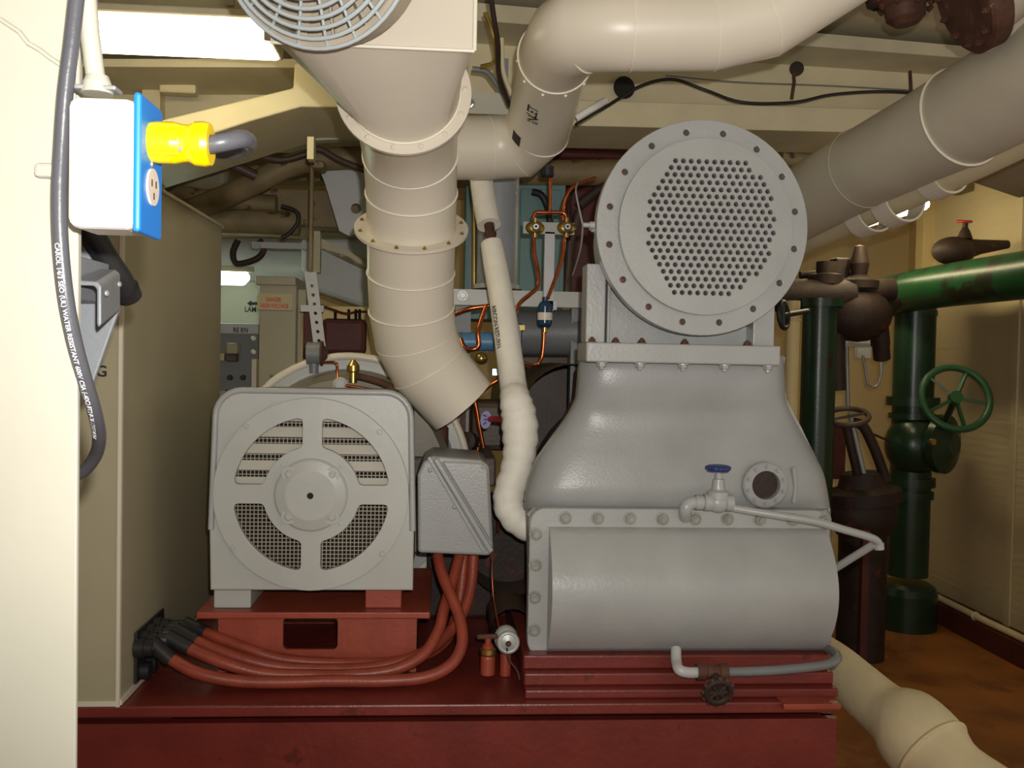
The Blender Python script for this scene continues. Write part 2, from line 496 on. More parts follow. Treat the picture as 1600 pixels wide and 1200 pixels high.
struct('trim_6', MB().pbox(330, 296, 560, 352, 4.2, 4.6), BROWNY, bevel=0.004, label='olive box girder behind the round duct flange')
lug = struct('trim_7', MB().plate([(-0.13, 0.2), (0.12, 0.2), (0.12, -0.06), (0.085, -0.13), (0.03, -0.15), (-0.01, -0.13), (-0.07, 0.06)], [circ(0.021, 20, (0.055, -0.04))], 0.012, P(535, 310, 3.9)), LGREY, label='pale lug plate with a round hole behind the duct')

# ================================================================== lamps
lt = thing('fluorescent_light', 'bright warm fluorescent light fixture under the overhead at upper left', 'light', P(275, 86, 2.66))
MB().pbox(90, 8, 425, 22, 2.58, 2.76).build('housing', OVER, lt, bevel=0.006)
MB().pbox(100, 22, 415, 60, 2.58, 2.74).build('diffuser', TUBEL, lt, bevel=0.012)
MB().pbox(412, 18, 426, 62, 2.575, 2.75).build('end_cap', CREAM, lt, bevel=0.004)
for x in (150, 360):
    q = P(x, 10, 2.67)
    MB().box((q.x, 2.67, (q.z + 2.63) / 2), (0.02, 0.02, 2.63 - q.z)).build('hanger', OVER, lt)
def far_light(x0, y0, x1, y1, Y, lab, mt):
    t = thing('fluorescent_light', lab, 'light', P((x0 + x1) / 2, y1, Y))
    a, b = P(x0, (y0 + y1) / 2, Y), P(x1, (y0 + y1) / 2 + 3, Y + 0.35)
    r = S(y1 - y0, Y) / 2
    MB().tube([a, a.lerp(b, 0.93), b], [r, r, r * 0.5], 14).build('diffuser', mt, t)
    MB().bar(a + Vector((0, 0.02, r)), b + Vector((0, 0.02, r)), r * 2.2, r * 0.7).build('housing', OVER, t)
    q = a.lerp(b, 0.4)
    MB().cyl((q.x, q.y + 0.02, q.z + r), (q.x, q.y + 0.02, 2.63), 0.008, n=8).build('hanger_rod', OVER, t)
far_light(270, 417, 386, 444, 4.35, 'greenish white fluorescent light just right of the tall beige cabinet', TUBEG)
far_light(230, 340, 354, 358, 5.6, 'small far fluorescent light peeking over the tall beige cabinet', TUBEG)
t = thing('fluorescent_light', 'far light mostly hidden behind the lagged overhead pipes', 'light', P(1440, 326, 4.3))
a, b = P(1443, 318, 4.25), P(1443, 318, 4.25) + Vector((0, 1.3, 0))
MB().tube([a, b], 0.03, 12).build('diffuser', TUBER, t)
MB().bar(a + Vector((0, 0, 0.035)), b + Vector((0, 0, 0.035)), 0.09, 0.02).build('housing', OVER, t)
MB().cyl(a.lerp(b, 0.5) + Vector((0, 0, 0.03)), Vector((a.x, a.y + 0.65, 2.63)), 0.008, n=8).build('hanger_rod', OVER, t)

# ================================================================== left foreground
# hanging rubber cable with print
cpath = smooth([(124, -40, 0.87), (113, 60, 0.87), (103, 140, 0.872), (97, 220, 0.875), (93, 300, 0.875), (95, 380, 0.876), (103, 460, 0.88), (116, 530, 0.89),
                (132, 590, 0.905), (147, 640, 0.93), (155, 680, 0.97), (150, 710, 1.01), (130, 736, 1.04), (95, 752, 1.06)], 8)
cp = PP(cpath)
hc = thing('rubber_cable', 'dark grey rubber cable with white print hanging beside the white bulkhead', 'cable', P(124, 740, 1.0))
MB().tube(cp, 0.0066, 14).build('sheath', GREYRUB, hc)
lo = 0.0
for a, b, q in zip(cp[:-1], cp[1:], cpath):
    if q[1] > 372: break
    lo += (b - a).length
tube_lettering('CAROL 14/3 SEO (UL) WATER RESISTANT 600V CSA (-40C) FT2 P-7K-123033 MSHA', 0.0062, cp, 0.0069, lo, (0, -1, 0), PRINTW, hc, xs=0.94, tilt=-0.1)
MB().pbox(52, 254, 92, 276, 0.905, 0.918).build('cable_clip', WHITEP, hc, bevel=0.004)

# receptacle box
rb = thing('receptacle_box', 'white receptacle box with blue cover plate on the near bulkhead', 'outlet box', P(165, 352, 0.88))
MB().pbox(106, 154, 207, 352, 0.85, 0.912).build('body', WHITE, rb, bevel=0.009, seg=3)
MB().pbox(207, 147, 219, 358, 0.848, 0.914).build('cover_plate', BLUE, rb, bevel=0.003)
pxr = P(219, 250, 0.848).x
for nm, py in (('outlet', 292), ('upper_outlet', 222)):
    z = P(225, py, 0.88).z
    oo = MB().lathe([(0.0165, 0), (0.0165, 0.002), (0, 0.002)], (pxr, 0.881, z), (1, 0, 0), 24).build('outlet', IVORY, rb)
    for dy, dz in ((-0.006, 0.003), (0.006, 0.003), (0, -0.008)):
        MB().box((pxr + 0.002, 0.881 + dy, z + dz), (0.001, 0.002, 0.006)).build('slot', DARK, oo)
MB().lathe([(0.0035, 0), (0.003, 0.0015), (0, 0.002)], (pxr, 0.881, P(225, 256, 0.88).z), (1, 0, 0), 12).build('screw', STEEL, rb)

# conduit with clamp above the box
cn = thing('conduit', 'white painted conduit with clamp rising from the receptacle box', 'conduit', P(155, 152, 0.885))
MB().tube(PP([(134, -30, 0.885), (140, 50, 0.885), (150, 125, 0.885)]), 0.0082, 16).build('pipe', WHITEP, cn)
c0 = P(152, 140, 0.885)
MB().lathe([(0.0095, 0.012), (0.012, 0.006), (0.014, -0.004), (0, -0.004)], c0, (0, 0, 1), 16).build('hub', WHITEP, cn)
MB().box(c0, (0.038, 0.02, 0.004)).build('clamp_strap', GALV, cn, bevel=0.0015)

# plug and its cord
pl = thing('extension_cord', 'yellow plug with grey cord pushed into the blue cover plate', 'plug', P(280, 256, 0.88))
a0 = P(226, 222, 0.88); ax = (P(330, 226, 0.88) - a0)
Lp = ax.length
MB().lathe([(0.0165, -0.001), (0.0175, 0.0), (0.0175, 0.006), (0, 0.006)], a0 + ax * 0.0, ax, 24).build('front_ring', WHITE, pl)
MB().lathe([(0.0178, 0.006), (0.0185, Lp * .2), (0.0185, Lp * .45), (0.0168, Lp * .58), (0.0165, Lp * .66), (0.0195, Lp * .76), (0.0200, Lp * .9), (0.0185, Lp), (0.010, Lp), (0.010, Lp - 0.012)], a0, ax, 14).build('plug_body', YELLOW, pl)
for k in range(3):
    z = -0.012 + k * 0.012
    MB().box(a0 + ax * 0.36 + Vector((0, -0.0165 + abs(z) * 0.25, z)), (Lp * 0.42, 0.004, 0.003)).build('grip_rib', YELLOW, pl, bevel=0.001)
MB().lathe([(0.002, 0), (0.002, 0.003), (0, 0.003)], a0 + ax * 0.62 + Vector((0, -0.0165, -0.008)), (0, -1, -0.3), 10).build('clamp_screw', STEEL, pl)
MB().tube(PP(smooth([(318, 228, 0.88), (350, 222, 0.88), (378, 217, 0.895), (388, 222, 0.93), (380, 231, 0.965), (350, 236, 0.985), (310, 230, 1.0), (240, 222, 1.02), (160, 225, 1.05), (80, 230, 1.08)], 6)), 0.0082, 14).build('cord', GREYRUB, pl)

# grey angle bracket and black hose behind the bulkhead edge
br = thing('angle_bracket', 'grey painted angle bracket under the receptacle box', 'bracket', P(150, 600, 1.12))
d = P(188, 424, 1.2) - P(158, 443, 1.1)
prof = [(112, 438), (150, 440), (158, 447), (158, 506), (154, 513), (151, 506), (151, 452), (146, 447), (112, 446)]
MB().prism([P(x, y, 1.1) for x, y in prof], d).build('angle_iron', BGREY, br, bevel=0.002)
MB().prism([P(100, 380, 1.22), P(128, 380, 1.22), P(186, 482, 1.22), P(145, 598, 1.22), P(100, 640, 1.22)], (0, 0.008, 0)).build('gusset_plate', BGREY, br, bevel=0.002)
MB().box((P(100, 430, 1.1).x - 0.01, 1.08, P(100, 430, 1.1).z), (0.03, 0.30, 0.05)).build('stand_off', BGREY, br, bevel=0.002)
bolts(br, [P(162, 458, 1.1) + Vector((0.003, 0, 0)), P(182, 444, 1.19) + Vector((0.003, 0, 0))], 0.0035, GALV, (0.9, -0.4, 0), 'rivet', 'round')
bh = thing('black_hose', 'thick black hose dropping behind the receptacle box', 'hose', P(200, 470, 1.3))
hp = PP(smooth([(120, 330, 1.2), (143, 365, 1.22), (163, 400, 1.24), (185, 432, 1.26), (198, 456, 1.28)], 5))
MB().tube(hp, 0.0155, 16).build('hose', BLACK, bh)
MB().tube([hp[-1] + (hp[-1] - hp[-6]) * -0.25, hp[-1] + (hp[-1] - hp[-6]) * 0.35], [0.018, 0.0165], 16).build('end_sleeve', BLACK, bh, bevel=0.003)

# ================================================================== tall beige cabinet
CX = P(190, 700, 2.15).x
BT = P(700, 1101, 2.15).z                       # top of the red base
ctop = P(195, 266, 2.15).z
cb = thing('switchboard_cabinet', 'tall beige steel switchboard cabinet behind the white bulkhead', 'cabinet', (CX - 0.35, 2.6, BT))
MB().box((CX - 0.35, 2.62, (BT + ctop) / 2 + 0.004), (0.696, 0.94, ctop - BT - 0.008)).build('body', CAB, cb, bevel=0.003)
MB().box((CX - 0.003, 2.152, (BT + ctop) / 2), (0.008, 0.01, ctop - BT)).build('corner_trim', CREAM, cb)
MB().box((CX - 0.35, 2.15, BT + 0.008), (0.7, 0.008, 0.012)).build('bottom_trim', CREAM, cb)
MB().box((CX + 0.001, 2.62, BT + 0.008), (0.006, 0.93, 0.012)).build('side_trim', CREAM, cb)
MB().box((CX - 0.35, 2.62, ctop + 0.003), (0.71, 0.95, 0.01)).build('top_plate', CAB, cb, bevel=0.002)
lettering('G', 0.034, P(149, 588, 2.148), (1, 0, 0), (0, 0, 1), PRINTK, cb)
lettering('S', 0.034, P(149, 567, 2.148), (1, 0, 0), (0, 0, 1), PRINTK, cb)
struct('trim_8', MB().box((CX - 0.35, 2.7, BT / 2 - 0.004), (0.9, 1.0, BT - 0.008)), DRED, label='dark red foundation under the tall beige cabinet')

# ================================================================== red base
xl, xr = CX - 0.2, P(1310, 1100, 2.15).x
bs = thing('machine_base', 'long dark red painted steel foundation under the motor and chiller', 'machine base', (0.1, 2.3, 0))
MB().box(((xl + xr) / 2, 2.17, BT / 2 - 0.02), (xr - xl, 0.03, BT - 0.04)).build('front_plate', RED, bs)
MB().box(((xl + xr) / 2, 2.7, BT - 0.006), (xr - xl, 1.1, 0.012)).build('top_plate', RED, bs, bevel=0.002)
MB().box(((xl + xr) / 2, 2.158, BT - 0.012), (xr - xl, 0.02, 0.026)).build('edge_lip', RED, bs, bevel=0.004)
MB().box(((xl + xr) / 2, 3.24, BT / 2 - 0.02), (xr - xl, 0.03, BT - 0.04)).build('rear_plate', RED, bs)
MB().box((xr - 0.015, 2.7, BT / 2 - 0.02), (0.03, 1.05, BT - 0.04)).build('end_plate', RED, bs)
# stepped sole plates below the chiller
sx0, sx1 = P(820, 1040, 2.2).x, P(1306, 1040, 2.2).x
z1, z2, z3 = P(1000, 1078, 2.18).z, P(1000, 1052, 2.21).z, P(1000, 1024, 2.24).z
MB().box(((sx0 + sx1) / 2, 2.62, (BT + z1) / 2), (sx1 - sx0, 0.88, z1 - BT)).build('sole_plate', RED, bs, bevel=0.004)
MB().box(((sx0 + sx1) / 2, 2.64, (z1 + z2) / 2), (sx1 - sx0, 0.86, z2 - z1)).build('sole_plate', RED, bs, bevel=0.004)
MB().box(((sx0 + sx1) / 2 , 2.66, (z2 + z3) / 2), (sx1 - sx0 , 0.84, z3 - z2)).build('sole_plate', RED, bs, bevel=0.004)
# step plate standing at the right edge and lumps near the foot
MB().pbox(1222, 1100, 1318, 1110, 2.13, 2.19).build('end_lip', REDO, bs, bevel=0.003)
# motor pedestal with a window
pw = S(305, 2.38); ph = P(500, 962, 2.38).z - BT
pc = P(497, 1004, 2.38)
pd = thing('motor_pedestal', 'orange red pedestal with a rectangular window under the motor', 'pedestal', (pc.x, 2.5, BT))
z0 = BT
MB().plate([(-pw / 2, 0), (pw / 2, 0), (pw / 2, ph), (-pw / 2, ph)], [rrect(S(84, 2.38), S(50, 2.38), 0.012, 4, (S(-12, 2.38), ph - S(28, 2.38)))], 0.012, (pc.x, 2.386, z0)).build('front_plate', REDO, pd)
for sx in (-1, 1):
    MB().box((pc.x + sx * (pw / 2 - 0.006), 2.6, z0 + ph / 2), (0.012, 0.42, ph)).build('side_plate', REDO, pd)
MB().box((pc.x, 2.82, z0 + ph / 2), (pw, 0.012, ph)).build('rear_plate', REDO, pd)
tx0, tx1 = P(308, 960, 2.36).x, P(672, 960, 2.36).x
tz = z0 + ph
MB().box(((tx0 + tx1) / 2, 2.60, tz + 0.008), (tx1 - tx0, 0.50, 0.016)).build('top_flange', REDO, pd, bevel=0.003)
MZ = P(490, 922, 2.34).z                        # underside of the motor
for x in (367, 600):
    q = P(x, 935, 2.42)
    MB().box((q.x, 2.60, (tz + 0.016 + MZ) / 2), (S(56, 2.4), 0.42, MZ - tz - 0.016)).build('foot_pad', GREYF if x < 400 else REDO, pd, bevel=0.003)

# ================================================================== drive motor
MY = 2.34
mc = P(489, 771, MY)
mc.z = MZ + S(308, MY) / 2 + 0.002
mo = thing('drive_motor', 'grey electric motor with round four-window grille on red pedestal', 'motor', (mc.x, 2.5, MZ))
W, H = S(308, MY), S(306, MY)
w2, h2 = W / 2, H / 2
def face_outline(sx=1.0, sz=1.0):
    # flat bottom, slightly tapered sides, round top corners
    r = S(40, MY) * sx
    pts = [(-w2 * sx * 0.985, -h2 * sz), (w2 * sx, -h2 * sz), (w2 * sx * 1.0, -h2 * 0.4 * sz), (w2 * sx * 0.965, h2 * sz - r)]
    cx = w2 * sx * 0.965 - r
    for i in range(1, 7):
        a = math.radians(90 * i / 6); pts.append((cx + r * math.cos(a), h2 * sz - r + r * math.sin(a)))
    for i in range(0, 7):
        a = math.radians(90 + 90 * i / 6); pts.append((-cx + r * math.cos(a), h2 * sz - r + r * math.sin(a)))
    pts += [(-w2 * sx * 1.0, -h2 * 0.4 * sz)]
    return pts
gc = (S(-1, MY), S(-5, MY))                     # centre of the round grille on the cover
R = lambda px: S(px, MY)
def sector(a0, a1, r0, r1, half, n=14):
    """Window between two spokes: sides parallel to the spokes, corners rounded off."""
    pts = []
    # quadrant directions: spokes along the axes with half width `half`
    sxs = 1 if a0 in (0, 270) else -1
    szs = 1 if a0 in (0, 90) else -1
    o1 = math.asin(half / r1); o0 = math.asin(half / r0)
    cr = R(9)
    e1 = cr / r1; e0 = cr / r0
    def pt(r, a): return (gc[0] + sxs * r * math.cos(a), gc[1] + szs * r * math.sin(a))
    A0, A1 = o1, math.pi / 2 - o1
    for i in range(n + 1):
        t = A0 + e1 + (A1 - A0 - 2 * e1) * i / n
        pts.append(pt(r1, t))
    pts.append((gc[0] + sxs * (half + R(1.5)), gc[1] + szs * (r1 * math.cos(o1) - R(3))))
    pts.append((gc[0] + sxs * half, gc[1] + szs * (r1 * math.cos(o1) - cr)))
    pts.append((gc[0] + sxs * half, gc[1] + szs * (r0 * math.cos(o0) + cr * 0.6)))
    pts.append((gc[0] + sxs * (half + R(2)), gc[1] + szs * (r0 * math.cos(o0) + R(1))))
    B0, B1 = o0, math.pi / 2 - o0
    for i in range(n + 1):
        t = B1 - e0 * 0.7 - (B1 - B0 - 1.4 * e0) * i / n
        pts.append(pt(r0, t))
    pts.append((gc[0] + sxs * (r0 * math.cos(o0) + R(1)), gc[1] + szs * (half + R(2))))
    pts.append((gc[0] + sxs * (r0 * math.cos(o0) + cr * 0.6), gc[1] + szs * half))
    pts.append((gc[0] + sxs * (r1 * math.cos(o1) - cr), gc[1] + szs * half))
    pts.append((gc[0] + sxs * (r1 * math.cos(o1) - R(3)), gc[1] + szs * (half + R(1.5))))
    return pts
wins = [sector(a, a + 90, R(73), R(120), R(14)) for a in (0, 90, 180, 270)]
# housing: a shell behind the cover, open at the front
out, inn = face_outline(0.99, 0.99), face_outline(0.93, 0.93)
MB().plate(out, [inn], 0.36, (mc.x, MY + 0.2, mc.z)).build('housing', OLIVE, mo)
MB().plate(out, [], 0.012, (mc.x, MY + 0.386, mc.z)).build('rear_cover', GREY, mo)
MB().plate(face_outline(), [circ(R(135), 48, gc)], 0.022, (mc.x, MY + 0.014, mc.z), bevel=0.004).build('front_cover', GREYF, mo)
rim = face_outline(1.004, 1.004)[2:-1] + [face_outline()[-1]]
MB().tube([Vector((mc.x + x, MY - 0.002, mc.z + z)) for x, z in rim], 0.0075, 8).build('cover_rim', GREY, mo)
MB().plate(circ(R(148), 64, gc), wins, 0.014, (mc.x, MY - 0.008, mc.z), bevel=0.0015).build('grille_ring', GREYF, mo)
gw = Vector((mc.x + gc[0], MY - 0.014, mc.z + gc[1]))
hub = MB().lathe([(R(56), 0.0), (R(56), 0.012), (R(53), 0.016), (R(38), 0.022), (R(19), 0.022), (R(19), 0.024), (R(5), 0.024), (R(5), 0.006), (0, 0.006)], gw, (0, -1, 0), 48).build('hub_cap', GREYF, mo)
MB().lathe([(R(4.6), 0.0), (R(4.6), 0.0225), (0, 0.0225)], gw, (0, -1, 0), 14).build('hub_hole', DARK, hub)
dg = [(math.cos(math.radians(a)), math.sin(math.radians(a))) for a in (45, 135, 225, 315)]
for c_, s_ in dg:
    MB().lathe([(R(11.5), 0.010), (R(11.5), 0.0185), (R(7), 0.0185), (R(7), 0.012)], gw + Vector((c_ * R(46), 0, s_ * R(46))), (0, -1, 0), 18).build('bolt_boss', GREYF, hub)
bolts(hub, [gw + Vector((c_ * R(46), -0.0125, s_ * R(46))) for c_, s_ in dg], R(6), GREYF)
bolts(mo, [gw + Vector((c_ * R(63), 0, s_ * R(63))) for c_, s_ in dg], R(3.6), GREYF, name='rivet', style='round')
bolts(mo, [gw + Vector((R(x - 487), 0, R(776 - y))) for x, y in ((388, 672), (590, 678), (370, 858), (597, 867))], R(4.5), GREYF)
for x, y in ((364, 701), (612, 708), (482, 920)):
    MB().lathe([(R(3.4), 0), (R(3.4), 0.001), (0, 0.001)], gw + Vector((R(x - 487), -0.0005, R(776 - y))), (0, -1, 0), 12).build('screw_hole', DARK, mo)
# louvres behind the two upper windows, wire screen behind all four
for i, dy in enumerate((117, 92, 66, 40, 14)):
    zz = gw.z + R(dy + 1)
    hw = math.sqrt(max(R(132) ** 2 - R(dy) ** 2, 0.001))
    hw = min(hw, R(126))
    MB().box((gw.x, MY + 0.03, zz), (2 * hw, 0.004, R(15.5)), M=Matrix.Rotation(math.radians(-22), 3, 'X')).build('louvre_slat', LOUV, mo)
ws = MB()
for k in range(-20, 21):
    o_ = R(6.3) * k
    hh = math.sqrt(R(130) ** 2 - o_ ** 2)
    ws.box((gw.x + o_, MY + 0.052, gw.z), (R(1.35), 0.0016, 2 * hh))
    ws.box((gw.x, MY + 0.050, gw.z + o_), (2 * hh, 0.0016, R(1.35)))
tag(ws.build('wire_screen', WIREM, mo), 'woven wire screen behind the grille windows', kind='stuff')
MB().plate(face_outline(0.9, 0.9), [], 0.004, (mc.x, MY + 0.12, mc.z)).build('dark_interior_sheet', DARK, mo)  # dark sheet standing in for the unlit motor interior
for z in (-0.36, -0.3):
    MB().box((mc.x - w2 * 1.01, MY + 0.03, mc.z + h2 * (z * 2 + 0.35)), (0.01, 0.03, 0.012)).build('cover_clip', GREY, mo)

# terminal box on the motor's right side
TY = 2.42
tb = thing('terminal_box', 'grey wedge-shaped terminal box with diagonal rib right of the motor', 'terminal box', P(710, 868, TY))
MB().pprism([(652, 742), (661, 722), (676, 713), (752, 719), (764, 728), (771, 862), (764, 869), (653, 864)], TY, TY + 0.26).build('body', GREYR, tb, bevel=0.008, seg=3)
MB().prism([P(690, 720, TY - 0.002), P(752, 723, TY - 0.002), P(761, 731, TY - 0.002), P(767, 846, TY - 0.002)], (0, -0.012, 0)).build('cover_plate', GREYR, tb, bevel=0.004)
MB().bar(P(680, 716, TY - 0.006), P(768, 862, TY - 0.006), 0.018, 0.014).build('diagonal_rib', GREYR, tb, bevel=0.004)
MB().bar(P(670, 714, TY - 0.003), P(757, 862, TY - 0.003), 0.007, 0.01).build('diagonal_rib', GREYR, tb, bevel=0.002)
bolts(tb, [P(672, 735, TY), P(710, 792, TY), P(752, 852, TY)], 0.006, GREYR, style='round')
bolts(tb, [P(755, 730, TY - 0.014)], 0.005, GREYR, style='round')

# red power cables lying on the base and their glands on the cabinet side
cabs = [
    ('nearest red power cable sweeping along the front of the pedestal', [(243, 1010, 2.27), (268, 1030, 2.26), (310, 1052, 2.24), (370, 1064, 2.24), (440, 1066, 2.245), (520, 1064, 2.25), (600, 1064, 2.25), (665, 1058, 2.26), (705, 1038, 2.28), (722, 1005, 2.31), (718, 965, 2.35), (702, 925, 2.39), (690, 895, 2.43), (684, 868, 2.47)]),
    ('second red power cable rising to the left of the crossing', [(268, 999, 2.30), (300, 1015, 2.29), (350, 1036, 2.275), (410, 1052, 2.275), (480, 1055, 2.28), (560, 1054, 2.285), (620, 1045, 2.295), (662, 1022, 2.32), (685, 985, 2.36), (694, 950, 2.40), (708, 905, 2.46), (718, 868, 2.50)]),
    ('third red power cable tucked behind the second on the base', [(280, 988, 2.35), (320, 1008, 2.33), (380, 1030, 2.315), (440, 1043, 2.315), (520, 1046, 2.32), (590, 1042, 2.325), (650, 1025, 2.35), (690, 1000, 2.40), (722, 960, 2.46), (736, 915, 2.50), (740, 866, 2.53)]),
    ('rearmost red power cable disappearing behind the pedestal foot', [(295, 978, 2.40), (335, 994, 2.375), (390, 1015, 2.352), (440, 1030, 2.345), (510, 1036, 2.345), (600, 1036, 2.35), (660, 1024, 2.40), (695, 1002, 2.45), (716, 950, 2.50), (726, 866, 2.55)]),
]
for i, (lab, pts) in enumerate(cabs):
    t = thing('power_cable', lab, 'cable', P(*pts[4]), 'red power cables on the base')
    q = PP(smooth(pts, 6))
    q = [Vector((p.x, p.y, max(p.z, BT + 0.0155))) for p in q]
    MB().tube(q, 0.0145, 12).build('sheath', REDC, t)
    a = q[0]; dr = (q[3] - q[0]).normalized()
    MB().tube([a - dr * 0.012, a + dr * 0.05], [0.0195, 0.0175], 12).build('heat_shrink', BLACK, t)
    gy = a.y - 0.01
    MB().lathe([(0.024, 0), (0.024, 0.02), (0.020, 0.022), (0.020, 0.04), (0, 0.04)], (CX + 0.001, gy, a.z), (1, 0, 0), 10).build('gland', BLACK, t, bevel=0.002)
    MB().tube([(CX + 0.03, gy, a.z), a], 0.0165, 12).build('gland_sleeve', BLACK, t)
gx = thing('gland_plate', 'black cable gland cluster on the cabinet side', 'gland plate', (CX, 2.35, BT + 0.02))
MB().box((CX + 0.003, 2.36, BT + 0.075), (0.006, 0.22, 0.12)).build('plate', BLACK, gx, bevel=0.002)
for y, z in ((2.29, 0.035), (2.34, 0.035), (2.45, 0.09)):
    MB().lathe([(0.022, 0), (0.022, 0.02), (0.012, 0.022), (0, 0.022)], (CX + 0.006, y, BT + z), (1, 0, 0), 8).build('spare_gland', BLACK, gx)

# gear case and compressor casing behind the motor
cy = P(545, 742, 2.95)
cc = thing('compressor_casing', 'large round grey compressor casing behind the motor', 'compressor', (cy.x, 3.2, BT))
r0 = S(187, 2.95)
MB().lathe([(r0 * 0.80, -0.14), (r0 * 0.86, -0.02), (r0 * 0.86, 0.0), (r0, 0.0), (r0, 0.045), (r0 * 0.95, 0.05), (r0 * 0.95, 0.42), (0, 0.42)], cy, (0, 1, 0), 64).build('casing', OLIVE, cc)
MB().lathe([(r0 * 0.80, -0.14), (0, -0.16)], cy, (0, 1, 0), 48).build('end_bell', OLIVE, cc)
MB().box((cy.x, 3.15, (BT + cy.z - 0.2) / 2), (0.5, 0.3, cy.z - 0.2 - BT)).build('foot', DRED, cc)
MB().lathe([(r0 * 0.86, 0.0), (r0 * 0.88, -0.012), (r0 * 0.985, -0.012), (r0 * 1.004, 0.0), (r0 * 1.004, 0.045)], cy, (0, 1, 0), 64).build('flange_ring', GREYF, cc)
MB().torus(cy + Vector((0, -0.010, 0)), (0, 1, 0), r0 * 0.985, 0.012, 64, 8).build('flange_bead', CREAM, cc)
# small bulb unit standing on top of the casing
bu = thing('oil_breather', 'small grey drum-shaped breather on top of the compressor casing', 'breather', P(490, 566, 2.95))
a = P(483, 552, 2.93)
MB().cyl(a - Vector((0.006, 0, 0)), a + Vector((0.035, 0, 0)), 0.034, n=20).build('drum', DGREY, bu, bevel=0.003)
MB().lathe([(0.038, 0), (0.038, 0.006), (0.026, 0.008), (0.014, 0.02), (0, 0.02)], a + Vector((0.035, 0, 0)), (1, 0, 0), 20).build('cover', RUST, bu)
MB().cyl(a + Vector((0.015, 0, -0.026)), a + Vector((0.015, 0, -0.06)), 0.014).build('stem', DGREY, bu)
# thermometer head and sensing line on top
th = thing('relief_fitting', 'brass and copper relief fitting behind the motor top', 'fitting', P(553, 600, 2.80))
b = P(552, 582, 2.80)
MB().lathe([(0.012, -0.03), (0.012, 0), (0.018, 0.004), (0.018, 0.02), (0.011, 0.03), (0.006, 0.036), (0, 0.036)], b, (0, 0, 1), 14).build('body', BRASS, th)
MB().tube(PP(smooth([(556, 588, 2.8), (575, 592, 2.79), (600, 600, 2.78), (622, 612, 2.77)], 4)), 0.011, 10).build('pipe', RUST, th)
MB().tube(PP(smooth([(527, 612, 2.78), (527, 580, 2.78), (525, 567, 2.78), (505, 566, 2.82)], 5)), 0.0035, 8).build('sensing_line', COPPER, th)
MB().tube(PP([(540, 602, 2.76), (590, 610, 2.76), (625, 612, 2.76)]), 0.004, 8).build('capillary', COPPER, th)
MB().lathe([(0.022, 0), (0.022, 0.008), (0.012, 0.012), (0, 0.012)], P(532, 601, 2.78), (0, -1, 0), 18).build('dial', GREYF, th)

# ================================================================== chiller on the right
HY = 2.33
ch = thing('chiller', 'big grey chiller with bulging water box and perforated round flange', 'chiller', P(1060, 1022, 2.5))
edges = [(556, 906, 1226, 2.345), (575, 904, 1226, 2.335), (600, 902, 1227, 2.335), (622, 899, 1229, 2.342), (645, 887, 1239, 2.352), (667, 872, 1251, 2.352), (690, 855, 1263, 2.345),
         (716, 838, 1276, 2.335), (740, 828, 1287, 2.327), (762, 822, 1292, 2.322), (780, 819, 1295, 2.325), (795, 819, 1297, 2.335), (815, 822, 1298, 2.34), (1020, 824, 1298, 2.34)]
rows_ = smooth(edges, 5)
m = MB(); NU = 40
vv0 = []
for (py, xa, xb, yf) in rows_:
    for q_ in range(NU + 1):
        u_ = -1 + 2 * q_ / NU
        u_ = math.copysign(abs(math.sin(u_ * math.pi / 2)) ** 0.9, u_)
        dep = 0.085 * (1 - (max(0.0, 1 - abs(u_) ** 7)) ** 0.5)
        pt = P(xa + (xb - xa) * (u_ + 1) / 2, py, yf + dep)
        # keep the outline while rounding the edge back
        vv0.append(Vector((pt.x, yf + dep, pt.z)))
m.add(vv0, [(i * (NU + 1) + j, (i + 1) * (NU + 1) + j, (i + 1) * (NU + 1) + j + 1, i * (NU + 1) + j + 1) for i in range(len(rows_) - 1) for j in range(NU)], True)
m.build('casing', GREYR, ch)
body = [(x, y) for y, x, _, _ in edges] + [(x, y) for y, _, x, _ in edges[::-1]]
ctr = P(1062, 800, 2.33)
bk = []
for y, xa, _, yf in edges: bk.append(P(xa, y, yf + 0.08))
for y, _, xb, yf in edges[::-1]: bk.append(P(xb, y, yf + 0.08))
MB().prism([Vector((ctr.x + (p.x - ctr.x) * 0.985, 2.41, ctr.z + (p.z - ctr.z) * 0.99)) for p in bk], (0, 0.05, 0)).build('casing_back', GREYR, ch)
inner = [(1062 + (x - 1062) * 0.84, 800 + (y - 800) * 0.94) for x, y in body]
MB().pprism(inner, 2.45, 2.85).build('rear_casing', BROWN, ch, bevel=0.02)
# raised rib around the shoulder just above the water box flange
MB().tube(PP([(826, 806, HY + 0.002), (836, 797, HY), (1000, 796, HY), (1180, 798, HY), (1290, 802, HY + 0.004)]), 0.008, 8).build('shoulder_rib', GREYR, ch)
# water box
FY = 2.285
fc = P(1062, 911, FY)
fw, fh = S(480, FY), S(232, FY)
wb = MB().plate(rrect(fw, fh, 0.035, 6), [], 0.038, (fc.x, FY + 0.02, fc.z), bevel=0.004).build('water_box_flange', GREY, ch)
cw, chh, sag = S(447, FY), S(197, FY), 0.085
cc0 = P(1073, 920, FY)
m = MB(); nn = 20
prof = [(0.0, chh / 2)] + [(-(sag + 0.012 - sag * (2 * (i / nn) - 1) ** 2), chh / 2 * (1 - 2 * i / nn)) for i in range(nn + 1)] + [(0.0, -chh / 2)]
vl = [Vector((cc0.x - cw / 2, FY + a_, cc0.z + b_)) for a_, b_ in prof]
vr = [Vector((cc0.x + cw / 2, FY + a_, cc0.z + b_)) for a_, b_ in prof]
k = len(prof)
m.add(vl + vr, [(i, i + 1, k + i + 1, k + i) for i in range(k - 1)], True)
m.add(vl, [tuple(range(k - 1, -1, -1))]); m.add(vr, [tuple(range(k))])
